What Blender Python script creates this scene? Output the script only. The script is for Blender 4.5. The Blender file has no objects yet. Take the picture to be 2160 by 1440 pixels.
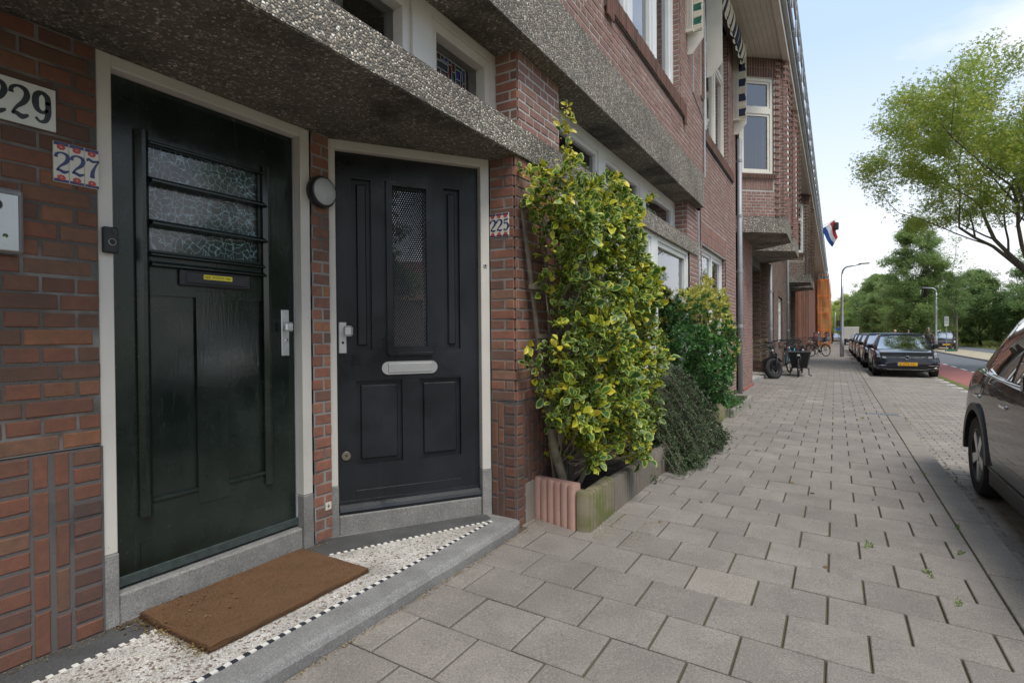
import bpy, bmesh, math, random
import numpy as np
from mathutils import Vector, Matrix
from math import radians as RD, sin, cos, pi
random.seed(7); RS = np.random.RandomState(7)
SC = bpy.context.scene; COL = SC.collection

# ------------------------------------------------------------------ camera
cam = bpy.data.cameras.new('camera'); camo = bpy.data.objects.new('camera', cam); COL.objects.link(camo)
cam.sensor_width = 36; cam.lens = 19.02; cam.clip_start = 0.05; cam.clip_end = 3000
_w = Vector((-.51291, .85839, -.0095)); _r = Vector((.85844, .51285, -.0081)); _u = Vector((.00208, .01231, .99992))
M = Matrix.Identity(4)
for i in range(3):
    M[i][0] = _r[i]; M[i][1] = _u[i]; M[i][2] = -_w[i]
M[0][3], M[1][3], M[2][3] = 0, 0, 1.28
camo.matrix_world = M
SC.camera = camo

# ------------------------------------------------------------------ world, sun, exposure
SUN_EL, SUN_DIR = RD(60), Vector((.80, -.42, 0)).normalized()          # veiled sun over the park side, behind the camera
wd = bpy.data.worlds.new('World'); SC.world = wd; wd.use_nodes = True
nt = wd.node_tree; nt.nodes.clear(); L = nt.links.new
def N(t, k, **kw):
    n = t.nodes.new(k)
    for a, b in kw.items(): setattr(n, a, b)
    return n
out = N(nt, 'ShaderNodeOutputWorld'); bg = N(nt, 'ShaderNodeBackground'); bg.inputs[1].default_value = .13
sky = N(nt, 'ShaderNodeTexSky', sky_type='NISHITA'); sky.sun_disc = False
sky.sun_elevation = SUN_EL; sky.sun_rotation = math.atan2(SUN_DIR.x, SUN_DIR.y); sky.dust_density = 1.6; sky.ozone_density = 1.0
tc = N(nt, 'ShaderNodeTexCoord'); mp = N(nt, 'ShaderNodeMapping'); mp.inputs['Scale'].default_value = (1.1, 1.1, 2.6); mp.inputs['Location'].default_value = (.93, .41, 0)
L(tc.outputs['Generated'], mp.inputs[0])
no = N(nt, 'ShaderNodeTexNoise'); no.inputs['Scale'].default_value = 1.55; no.inputs['Detail'].default_value = 7; no.inputs['Roughness'].default_value = .52
L(mp.outputs[0], no.inputs['Vector'])
cr = N(nt, 'ShaderNodeValToRGB'); cr.color_ramp.elements[0].position = .47; cr.color_ramp.elements[1].position = .62
L(no.outputs[0], cr.inputs[0])
sp = N(nt, 'ShaderNodeSeparateXYZ'); L(tc.outputs['Generated'], sp.inputs[0])
hz = N(nt, 'ShaderNodeMapRange'); hz.inputs[1].default_value = .43; hz.inputs[2].default_value = .02; hz.inputs[3].default_value = 0; hz.inputs[4].default_value = 1
L(sp.outputs[2], hz.inputs[0])
mx = N(nt, 'ShaderNodeMath', operation='MAXIMUM'); L(cr.outputs[0], mx.inputs[0]); L(hz.outputs[0], mx.inputs[1])
skm = N(nt, 'ShaderNodeMix', data_type='RGBA'); skm.inputs[0].default_value = .8; skm.inputs[7].default_value = (2.9, 3.75, 5.0, 1)
L(sky.outputs[0], skm.inputs[6])
cm = N(nt, 'ShaderNodeMix', data_type='RGBA'); cm.inputs[7].default_value = (5.1, 5.05, 5.0, 1)
L(mx.outputs[0], cm.inputs[0]); L(skm.outputs[2], cm.inputs[6]); L(cm.outputs[2], bg.inputs[0]); L(bg.outputs[0], out.inputs[0])
sl = bpy.data.lights.new('sun', 'SUN'); sl.energy = 1.5; sl.angle = RD(24); sl.color = (1, .955, .88)
so = bpy.data.objects.new('sun', sl); COL.objects.link(so)
sd = Vector((SUN_DIR.x*cos(SUN_EL), SUN_DIR.y*cos(SUN_EL), sin(SUN_EL)))
so.rotation_euler = sd.to_track_quat('Z', 'Y').to_euler(); so.location = sd*50
SC.view_settings.view_transform = 'Standard'; SC.view_settings.look = 'None'; SC.view_settings.gamma = 1
SC.view_settings.exposure = 0.86; SC.view_settings.use_curve_mapping = False
SC.render.engine = 'CYCLES'
SC.cycles.max_bounces = 8; SC.cycles.transparent_max_bounces = 24; SC.cycles.diffuse_bounces = 4

# ------------------------------------------------------------------ materials
def newmat(name):
    m = bpy.data.materials.new(name); m.use_nodes = True
    t = m.node_tree; b = t.nodes['Principled BSDF']; return m, t, b
def c4(c): return (c[0], c[1], c[2], 1)
def noise(t, vec, scale, detail=4, rough=.55):
    n = N(t, 'ShaderNodeTexNoise'); n.inputs['Scale'].default_value = scale; n.inputs['Detail'].default_value = detail
    n.inputs['Roughness'].default_value = rough; t.links.new(vec, n.inputs['Vector']); return n.outputs[0]
def ramp(t, fac, els):
    r = N(t, 'ShaderNodeValToRGB'); e = r.color_ramp.elements
    while len(e) < len(els): e.new(.5)
    for q, (p, c) in zip(e, els): q.position = p; q.color = c4(c) if len(c) == 3 else c
    t.links.new(fac, r.inputs[0]); return r.outputs[0]
def mixc(t, f, a, b, mode='MIX'):
    n = N(t, 'ShaderNodeMix', data_type='RGBA', blend_type=mode)
    for s, v in ((0, f), (6, a), (7, b)):
        if isinstance(v, (int, float)): n.inputs[s].default_value = v
        elif isinstance(v, tuple): n.inputs[s].default_value = c4(v)
        else: t.links.new(v, n.inputs[s])
    return n.outputs[2]
def pos(t): return N(t, 'ShaderNodeNewGeometry').outputs['Position']
def bump(t, b, h, dist=.002, st=.6):
    n = N(t, 'ShaderNodeBump'); n.inputs['Distance'].default_value = dist; n.inputs['Strength'].default_value = st
    t.links.new(h, n.inputs['Height']); t.links.new(n.outputs[0], b.inputs['Normal'])
def rndv(t):
    a = N(t, 'ShaderNodeAttribute', attribute_name='rnd'); o = N(t, 'ShaderNodeObjectInfo')
    s = N(t, 'ShaderNodeMath', operation='ADD'); t.links.new(a.outputs['Fac'], s.inputs[0]); t.links.new(o.outputs['Random'], s.inputs[1])
    f = N(t, 'ShaderNodeMath', operation='FRACT'); t.links.new(s.outputs[0], f.inputs[0]); return f.outputs[0]
def shiftpos(t, amt=37.):                      # world position shifted by the piece's own random number
    r = rndv(t); v = N(t, 'ShaderNodeVectorMath', operation='SCALE'); v.inputs[0].default_value = (amt, amt*.7, amt*.3); t.links.new(r, v.inputs['Scale'])
    a = N(t, 'ShaderNodeVectorMath', operation='ADD'); t.links.new(pos(t), a.inputs[0]); t.links.new(v.outputs[0], a.inputs[1]); return a.outputs[0], r
def plain(name, c, rough=.5, metal=0, var=.12, vs=9, bs=0, coat=0, spec=None):
    m, t, b = newmat(name); p = pos(t)
    n = noise(t, p, vs, 5)
    k = ramp(t, n, [(.3, tuple(x*(1-var) for x in c)), (.7, tuple(min(1, x*(1+var)) for x in c))])
    t.links.new(k, b.inputs['Base Color']); b.inputs['Roughness'].default_value = rough; b.inputs['Metallic'].default_value = metal
    if coat: b.inputs['Coat Weight'].default_value = coat; b.inputs['Coat Roughness'].default_value = .04
    if spec is not None: b.inputs['Specular IOR Level'].default_value = spec
    if bs: bump(t, b, noise(t, p, 180, 3), .001, bs)
    return m
def brickmat(name, els, soot=.35):
    m, t, b = newmat(name); p, r = shiftpos(t)
    base = ramp(t, r, els)
    n1 = noise(t, p, 28, 5, .65); n2 = noise(t, p, 170, 4, .7); n3 = noise(t, p, 9, 3)
    k = mixc(t, ramp(t, n1, [(.35, (0,)*3), (.75, (1,)*3)]), base, mixc(t, .55, base, (.09, .065, .055)))
    k = mixc(t, ramp(t, n3, [(.45, (0,)*3), (.8, (.6,)*3)]), k, mixc(t, .5, k, (.30, .14, .08)))
    k = mixc(t, ramp(t, n2, [(.62, (0,)*3), (.78, (.55,)*3)]), k, (.36, .30, .26))
    w = noise(t, pos(t), 1.3, 4)
    k = mixc(t, ramp(t, w, [(.4, (0,)*3), (.75, (soot,)*3)]), k, (.05, .04, .038))
    t.links.new(k, b.inputs['Base Color']); b.inputs['Roughness'].default_value = .9; b.inputs['Specular IOR Level'].default_value = .25
    bump(t, b, n2, .0035, .8); return m
RED = [(0, (.19, .115, .09)), (.22, (.29, .135, .095)), (.5, (.36, .15, .10)), (.68, (.24, .135, .105)), (.85, (.42, .19, .105)), (1, (.27, .17, .13))]
M_brick = brickmat('brick_red', RED)
M_brick_left = brickmat('brick_shade_toned', [(p, (c[0]*.74, c[1]*.72, c[2]*.66)) for p, c in RED], .6)  # browner red brick, with the canopy's shade mixed into its colour
M_brick_dark = brickmat('brick_dark', [(0, (.12, .07, .06)), (.5, (.20, .095, .07)), (.8, (.15, .085, .07)), (1, (.10, .075, .065))], .5)
M_brick_up = brickmat('brick_upper', [(0, (.27, .155, .135)), (.4, (.33, .18, .15)), (.7, (.30, .19, .165)), (1, (.36, .205, .165))], .12)
M_brick_brown = brickmat('brick_brown', [(0, (.13, .09, .07)), (.5, (.19, .12, .09)), (.8, (.15, .10, .08)), (1, (.22, .15, .10))], .3)
M_brick_yel = brickmat('brick_yellow', [(0, (.30, .24, .14)), (.5, (.36, .28, .16)), (1, (.22, .18, .12))], .3)
def mortarmat(name, c, dark=(.04, .04, .04), th=(.5, .62)):
    m, t, b = newmat(name); p = pos(t); n = noise(t, p, 2.3, 4); n2 = noise(t, p, 150, 4, .7)
    k = mixc(t, ramp(t, n, [(th[0], (0,)*3), (th[1], (1,)*3)]), c, dark)
    k = mixc(t, n2, k, tuple(x*.65 for x in c)); t.links.new(k, b.inputs['Base Color']); b.inputs['Roughness'].default_value = .95
    bump(t, b, n2, .004, .7); return m
M_mortar = mortarmat('mortar_grey', (.33, .315, .295), (.05, .048, .045), (.52, .6))
M_mortar_left = mortarmat('mortar_left_wall', (.235, .222, .205), (.035, .034, .032), (.47, .55))  # darker, blotchier joints for the left wall
M_mortar_dark = mortarmat('mortar_dark', (.14, .13, .125), (.04, .04, .04))
M_mortar_up = mortarmat('mortar_light', (.56, .54, .51), (.42, .40, .38))
def aggregate(name, scale=70, dirt=.5, tint=1.):
    m, t, b = newmat(name); p = pos(t)
    nd = N(t, 'ShaderNodeTexNoise'); nd.inputs['Scale'].default_value = 40; t.links.new(p, nd.inputs['Vector'])
    av = N(t, 'ShaderNodeVectorMath', operation='MULTIPLY_ADD'); av.inputs[1].default_value = (.012,)*3; t.links.new(nd.outputs['Color'], av.inputs[0]); t.links.new(p, av.inputs[2])
    v = N(t, 'ShaderNodeTexVoronoi'); v.inputs['Scale'].default_value = scale; t.links.new(av.outputs[0], v.inputs['Vector'])
    e = N(t, 'ShaderNodeTexVoronoi', feature='DISTANCE_TO_EDGE'); e.inputs['Scale'].default_value = scale; t.links.new(av.outputs[0], e.inputs['Vector'])
    s = N(t, 'ShaderNodeSeparateColor'); t.links.new(v.outputs['Color'], s.inputs[0])
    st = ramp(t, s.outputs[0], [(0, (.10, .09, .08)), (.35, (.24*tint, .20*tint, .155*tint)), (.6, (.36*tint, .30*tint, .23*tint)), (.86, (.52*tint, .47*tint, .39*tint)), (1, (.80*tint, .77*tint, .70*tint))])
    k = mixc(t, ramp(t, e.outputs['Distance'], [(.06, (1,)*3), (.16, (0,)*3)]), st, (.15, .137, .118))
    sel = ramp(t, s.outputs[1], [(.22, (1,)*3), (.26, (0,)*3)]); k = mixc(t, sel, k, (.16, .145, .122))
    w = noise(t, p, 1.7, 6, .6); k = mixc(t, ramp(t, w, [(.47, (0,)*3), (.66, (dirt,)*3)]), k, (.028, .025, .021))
    t.links.new(k, b.inputs['Base Color']); b.inputs['Roughness'].default_value = .8; bump(t, b, e.outputs['Distance'], .03, .7)
    return m
M_agg = aggregate('washed_gravel_concrete', 66, .40, 1.35)
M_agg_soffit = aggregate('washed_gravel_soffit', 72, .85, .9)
M_agg_far = aggregate('washed_gravel_far', 58, .3, 1.2)
def concrete(name, c, var=.18, moss=0, vs=4, stain=0):
    m, t, b = newmat(name); p, r = shiftpos(t, 11.)
    wp = pos(t); n = noise(t, wp, vs, 6, .6); n2 = noise(t, wp, 240, 3, .7)
    k = ramp(t, n, [(.3, tuple(x*(1-var) for x in c)), (.7, tuple(x*(1+var) for x in c))])
    hs = N(t, 'ShaderNodeHueSaturation'); mr = N(t, 'ShaderNodeMapRange'); mr.inputs[3].default_value = .86; mr.inputs[4].default_value = 1.12
    t.links.new(r, mr.inputs[0]); t.links.new(mr.outputs[0], hs.inputs['Value']); t.links.new(k, hs.inputs['Color']); k = hs.outputs[0]
    k = mixc(t, ramp(t, n2, [(.35, (.45,)*3), (.5, (0,)*3)]), k, tuple(x*.55 for x in c))
    k = mixc(t, ramp(t, n2, [(.62, (0,)*3), (.75, (.5,)*3)]), k, tuple(min(1, x*1.6) for x in c))
    if stain:
        w = noise(t, wp, .9, 6, .65); k = mixc(t, ramp(t, w, [(.48, (0,)*3), (.70, (.55,)*3)]), k, tuple(x*.62 for x in c))
        w2 = noise(t, p, 9, 5, .7); k = mixc(t, ramp(t, w2, [(.55, (0,)*3), (.72, (.5,)*3)]), k, tuple(x*.72 for x in c))
        vq = N(t, 'ShaderNodeTexVoronoi'); vq.inputs['Scale'].default_value = 3.1; t.links.new(wp, vq.inputs['Vector']); k = mixc(t, ramp(t, vq.outputs['Distance'], [(.028, (.7,)*3), (.04, (0,)*3)]), k, (.12, .11, .10))
        n3 = noise(t, wp, 130, 4, .8); k = mixc(t, ramp(t, n3, [(.34, (.85,)*3), (.50, (0,)*3)]), k, tuple(x*.45 for x in c)); k = mixc(t, ramp(t, n3, [(.56, (0,)*3), (.68, (.8,)*3)]), k, tuple(min(1, x*1.7) for x in c))
    if moss:
        w = noise(t, wp, 5, 5); k = mixc(t, ramp(t, w, [(.42, (0,)*3), (.62, (moss,)*3)]), k, (.10, .115, .025))
    t.links.new(k, b.inputs['Base Color']); b.inputs['Roughness'].default_value = .88; bump(t, b, n2, .002, .5); return m
M_tile = concrete('concrete_tile', (.25, .222, .194), .17, stain=1)
M_tile_pale = concrete('concrete_tile_pale', (.33, .292, .25), .08, stain=1)
M_kerb = concrete('kerb_concrete', (.255, .225, .192), .12, stain=1)
M_paver = concrete('paver_concrete', (.29, .258, .222), .2, stain=1)
M_stone = concrete('door_stone', (.26, .252, .235), .3, vs=7, stain=1)
M_step = concrete('step_stone', (.27, .265, .255), .3, vs=6, stain=1)
M_border = concrete('terrazzo_dark_border', (.09, .09, .09), .3, vs=8, stain=1)
M_pink = concrete('pink_concrete', (.42, .25, .20), .14, .12)
M_edge_moss = concrete('mossy_concrete', (.20, .17, .11), .2, .85)
M_edge = concrete('grey_edging_concrete', (.17, .145, .12), .2, .3)
M_edge_pale = concrete('pale_edging_concrete', (.27, .245, .21), .12)
M_redstep = concrete('red_tile', (.30, .11, .075), .2)
def jointmat():
    m, t, b = newmat('joint_sand'); p = pos(t); n = noise(t, p, 6, 5); n2 = noise(t, p, 120, 3)
    k = ramp(t, n, [(.35, (.10, .08, .055)), (.55, (.14, .115, .05)), (.7, (.10, .105, .035))])
    k = mixc(t, n2, k, (.075, .06, .04)); t.links.new(k, b.inputs['Base Color']); b.inputs['Roughness'].default_value = 1; bump(t, b, n2, .005, .8); return m
M_joint = jointmat()
def asphalt(name, c):
    m, t, b = newmat(name); p = pos(t); n = noise(t, p, 130, 3); w = noise(t, p, .6, 4)
    k = ramp(t, n, [(.3, tuple(x*.7 for x in c)), (.7, tuple(x*1.25 for x in c))]); k = mixc(t, w, k, tuple(x*1.1 for x in c))
    t.links.new(k, b.inputs['Base Color']); b.inputs['Roughness'].default_value = .85; bump(t, b, n, .003, .6); return m
M_asph = asphalt('asphalt', (.115, .12, .13)); M_redlane = asphalt('red_asphalt', (.30, .105, .09))
M_ground = concrete('ground_soil', (.13, .115, .08), .3, .5, 1.5)
def grassm():
    m, t, b = newmat('grass'); p = pos(t); n = noise(t, p, 1.5, 6); n2 = noise(t, p, 45, 3)
    k = ramp(t, n, [(.3, (.075, .105, .02)), (.55, (.17, .17, .05)), (.75, (.25, .22, .09))]); k = mixc(t, n2, k, (.10, .12, .025))
    t.links.new(k, b.inputs['Base Color']); b.inputs['Roughness'].default_value = 1; bump(t, b, n2, .02, .8); return m
M_grass = grassm()
def terrazzo():
    m, t, b = newmat('terrazzo'); p = pos(t)
    v = N(t, 'ShaderNodeTexVoronoi'); v.inputs['Scale'].default_value = 100; t.links.new(p, v.inputs['Vector'])
    e = N(t, 'ShaderNodeTexVoronoi', feature='DISTANCE_TO_EDGE'); e.inputs['Scale'].default_value = 100; t.links.new(p, e.inputs['Vector'])
    s = N(t, 'ShaderNodeSeparateColor'); t.links.new(v.outputs['Color'], s.inputs[0])
    k = ramp(t, s.outputs[0], [(0, (.12, .06, .045)), (.10, (.25, .16, .12)), (.16, (.60, .56, .50)), (.6, (.74, .70, .64)), (1, (.85, .82, .77))])
    k = mixc(t, ramp(t, e.outputs['Distance'], [(.03, (1,)*3), (.10, (0,)*3)]), k, (.30, .275, .245))
    w = noise(t, p, 5, 5); k = mixc(t, ramp(t, w, [(.40, (.12,)*3), (.68, (.65,)*3)]), k, (.20, .185, .16))
    t.links.new(k, b.inputs['Base Color']); b.inputs['Roughness'].default_value = .55; return m
M_terr = terrazzo()
M_white = plain('mosaic_white', (.72, .70, .64), .5); M_black = plain('mosaic_black', (.03, .035, .045), .4)
def paint(name, c, rough=.35, chips=0, chipc=(.2, .17, .13), grain=0, dust=0.):
    m, t, b = newmat(name); p = pos(t); n = noise(t, p, 3, 5)
    k = ramp(t, n, [(.3, tuple(x*.86 for x in c)), (.7, c)])
    if dust:
        w = noise(t, p, 2.1, 7, .65); k = mixc(t, ramp(t, w, [(.42, (0,)*3), (.72, (dust,)*3)]), k, tuple(x*2.6+.012 for x in c))
        mq = N(t, 'ShaderNodeMapping'); mq.inputs['Scale'].default_value = (22, 22, 2.2); t.links.new(p, mq.inputs[0]); k = mixc(t, ramp(t, noise(t, mq.outputs[0], 1.6, 6, .75), [(.60, (0,)*3), (.70, (dust*.8,)*3)]), k, tuple(x*3+.02 for x in c))
        rg = ramp(t, w, [(.35, (rough*.7,)*3), (.7, (min(1, rough*2.2),)*3)]); t.links.new(rg, b.inputs['Roughness'])
    if chips:
        q = noise(t, p, 38, 5, .75); k = mixc(t, ramp(t, q, [(1-chips, (0,)*3), (1-chips+.03, (1,)*3)]), k, chipc)
    t.links.new(k, b.inputs['Base Color'])
    if not dust: b.inputs['Roughness'].default_value = rough
    mp = N(t, 'ShaderNodeMapping'); mp.inputs['Scale'].default_value = (60, 60, 6); t.links.new(p, mp.inputs[0])
    bump(t, b, noise(t, mp.outputs[0], 1.5, 4), .0015, .25+grain); return m
M_cream = paint('cream_paint', (.64, .61, .55), .4, .33, (.30, .26, .2)); M_upvc = paint('white_paint', (.80, .81, .80), .35)
M_green = paint('dark_green_gloss', (.0075, .0135, .0105), .15, .34, (.06, .075, .065), .05, dust=.5); M_anth = paint('anthracite_paint', (.0075, .0098, .0135), .30, 0, grain=.2, dust=.16)
M_ivory = paint('ivory_paint', (.76, .73, .65), .5); M_soffit = paint('soffit_boards', (.55, .51, .45), .6)
M_alu = plain('brushed_aluminium', (.62, .63, .63), .38, .85, .05); M_chrome = plain('chrome', (.8, .82, .85), .08, 1, .02)
M_steel = plain('galvanised_steel', (.42, .44, .47), .42, .75, .12, 5); M_zinc = plain('grey_pipe', (.36, .375, .40), .5, .2, .1, 4)
M_plast = plain('black_plastic', (.018, .018, .02), .45); M_rubber = plain('rubber', (.014, .014, .015), .8, bs=.3)
M_dull = plain('dark_metal', (.03, .03, .032), .4, .6); M_signw = plain('enamel_white', (.62, .63, .58), .25, 0, .05)
M_ink = plain('black_enamel', (.01, .01, .011), .3); M_blue = plain('delft_blue', (.02, .035, .13), .3, 0, .3, 60); M_redf = plain('tile_red', (.45, .05, .04), .35, 0, .3, 90)
M_tileglaze = plain('tile_glaze', (.63, .60, .52), .25, 0, .05, 30); M_yellow = plain('yellow_sticker', (.75, .62, .03), .5)
M_plate = plain('plate_yellow', (.80, .42, .01), .45); M_eu = plain('plate_blue', (.02, .09, .45), .45)
M_opal = plain('opal_glass', (.42, .44, .43), .35, 0, .03); M_wood = plain('weathered_wood', (.17, .145, .11), .85, 0, .3, 14, .5)
M_bark = plain('bark', (.10, .085, .06), .95, 0, .35, 12, .8); M_barks = plain('shrub_bark', (.20, .17, .12), .9, 0, .25, 25, .6)
M_orange = plain('orange_net', (.75, .20, .04), .8, 0, .15, 3); M_roof = plain('roof_tiles', (.26, .09, .05), .8, 0, .3, 2)
M_soil = plain('potting_soil', (.035, .026, .02), 1, 0, .5, 60, 1); M_bitumen = plain('flat_roof', (.06, .06, .06), .9)
def coir():
    m, t, b = newmat('coir'); p = pos(t); n = noise(t, p, 420, 3, .8); w = noise(t, p, 6, 4)
    k = ramp(t, n, [(.3, (.085, .042, .018)), (.5, (.19, .095, .042)), (.72, (.34, .20, .10))]); k = mixc(t, ramp(t, w, [(.4, (0,)*3), (.7, (.4,)*3)]), k, (.12, .07, .035))
    t.links.new(k, b.inputs['Base Color']); b.inputs['Roughness'].default_value = 1; bump(t, b, n, .006, 1); return m
M_coir = coir()
def glassm(name, tint, reflect=.12, rough=.01):
    m = bpy.data.materials.new(name); m.use_nodes = True; t = m.node_tree; t.nodes.clear()
    o = N(t, 'ShaderNodeOutputMaterial'); g = N(t, 'ShaderNodeBsdfGlossy'); g.inputs['Roughness'].default_value = rough; g.inputs['Color'].default_value = (.95, .97, 1, 1)
    tr = N(t, 'ShaderNodeBsdfTransparent'); tr.inputs['Color'].default_value = c4(tint)
    f = N(t, 'ShaderNodeFresnel'); f.inputs[0].default_value = 1.52
    a = N(t, 'ShaderNodeMath', operation='MULTIPLY_ADD'); a.inputs[1].default_value = 1.3; a.inputs[2].default_value = reflect; a.use_clamp = True
    t.links.new(f.outputs[0], a.inputs[0]); mx = N(t, 'ShaderNodeMixShader'); t.links.new(a.outputs[0], mx.inputs[0]); t.links.new(tr.outputs[0], mx.inputs[1]); t.links.new(g.outputs[0], mx.inputs[2]); t.links.new(mx.outputs[0], o.inputs[0]); return m
M_glass = glassm('window_glass', (.72, .76, .75), .10); M_carglass = glassm('car_glass', (.10, .115, .12), .48)
def etched():
    m, t, b = newmat('leaf_pattern_glass'); p = pos(t)
    nd = N(t, 'ShaderNodeTexNoise'); nd.inputs['Scale'].default_value = 14; nd.inputs['Detail'].default_value = 3; t.links.new(p, nd.inputs['Vector'])
    av = N(t, 'ShaderNodeVectorMath', operation='MULTIPLY_ADD'); av.inputs[1].default_value = (.085,)*3; t.links.new(nd.outputs['Color'], av.inputs[0]); t.links.new(p, av.inputs[2])
    e = N(t, 'ShaderNodeTexVoronoi', feature='DISTANCE_TO_EDGE'); e.inputs['Scale'].default_value = 30; t.links.new(av.outputs[0], e.inputs['Vector'])
    ln = ramp(t, e.outputs['Distance'], [(.018, (1,)*3), (.05, (0,)*3)])
    w = noise(t, p, 3.2, 2); base = ramp(t, w, [(.38, (.010, .020, .028)), (.62, (.085, .08, .078))])
    k = mixc(t, ln, base, (.22, .33, .38)); t.links.new(k, b.inputs['Base Color']); b.inputs['Roughness'].default_value = .12; b.inputs['Coat Weight'].default_value = .5; return m
M_etched = etched()
def carpaint(name, c, flake=0):
    m, t, b = newmat(name); b.inputs['Base Color'].default_value = c4(c); b.inputs['Roughness'].default_value = .4; b.inputs['Specular IOR Level'].default_value = .2
    b.inputs['Coat Weight'].default_value = 1; b.inputs['Coat Roughness'].default_value = .02; return m
M_carblack = carpaint('car_black', (.008, .0085, .012)); M_carnavy = carpaint('car_navy', (.004, .0055, .012)); M_cargrey = carpaint('car_grey', (.07, .07, .075)); M_carsilver = carpaint('car_silver', (.35, .36, .37)); M_carbrown = carpaint('car_brown_black', (.004, .0038, .0037))
def leafm(name, els, tr=.35, edge=None, rough=.45, spec=.4):
    m, t, b = newmat(name); r = rndv(t); k = ramp(t, r, els)
    if edge:
        a = N(t, 'ShaderNodeAttribute', attribute_name='edge'); n = noise(t, pos(t), 90, 3)
        s = N(t, 'ShaderNodeMath', operation='MULTIPLY_ADD'); s.inputs[1].default_value = .5; t.links.new(n, s.inputs[0]); t.links.new(a.outputs['Fac'], s.inputs[2])
        e2 = ramp(t, r, edge); k = mixc(t, ramp(t, s.outputs[0], [(.99, (0,)*3), (1.07, (1,)*3)]), k, e2)
    t.links.new(k, b.inputs['Base Color']); b.inputs['Roughness'].default_value = rough; b.inputs['Specular IOR Level'].default_value = spec
    o = t.nodes['Material Output']; tb = N(t, 'ShaderNodeBsdfTranslucent'); t.links.new(k, tb.inputs[0]); mx = N(t, 'ShaderNodeMixShader'); mx.inputs[0].default_value = tr
    t.links.new(b.outputs[0], mx.inputs[1]); t.links.new(tb.outputs[0], mx.inputs[2]); t.links.new(mx.outputs[0], o.inputs[0]); return m
M_leaf_var = leafm('variegated_leaf', [(0, (.035, .10, .025)), (.5, (.06, .15, .03)), (.74, (.12, .23, .035)), (.80, (.36, .40, .03)), (.93, (.50, .47, .035)), (1, (.62, .50, .05))], .25, [(0, (.34, .39, .12)), (.45, (.38, .44, .07)), (.75, (.55, .55, .06)), (1, (.72, .60, .06))], .35)
M_leaf_gloss = leafm('glossy_leaf', [(0, (.04, .12, .03)), (.5, (.07, .19, .045)), (1, (.14, .28, .07))], 0.25, None, .3, .5)
M_leaf_cream = leafm('cream_leaf', [(0, (.42, .46, .10)), (.5, (.60, .58, .18)), (1, (.68, .62, .12))], .3, None, .4)
M_leaf_cot = leafm('small_dark_leaf', [(0, (.035, .06, .028)), (.6, (.065, .105, .045)), (1, (.12, .17, .07))], .15, None, .5)
M_leaf_tree = leafm('tree_leaf', [(0, (.20, .28, .05)), (.5, (.32, .40, .07)), (.85, (.44, .48, .09)), (1, (.56, .54, .12))], 0.6)
M_leaf_dark = leafm('dark_tree_leaf', [(0, (.10, .17, .05)), (.6, (.18, .28, .09)), (1, (.28, .36, .12))], 0.5)
M_leaf_pale = leafm('pale_tree_leaf', [(0, (.28, .36, .08)), (.6, (.42, .49, .12)), (1, (.55, .57, .16))], 0.6)
M_leaf_mid = leafm('mid_tree_leaf', [(0, (.17, .26, .09)), (.6, (.28, .39, .13)), (1, (.40, .49, .17))], 0.55)
M_dry = leafm('dry_leaf', [(0, (.13, .07, .03)), (.6, (.22, .14, .06)), (.9, (.35, .28, .08)), (1, (.5, .42, .1))], .1)

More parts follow.
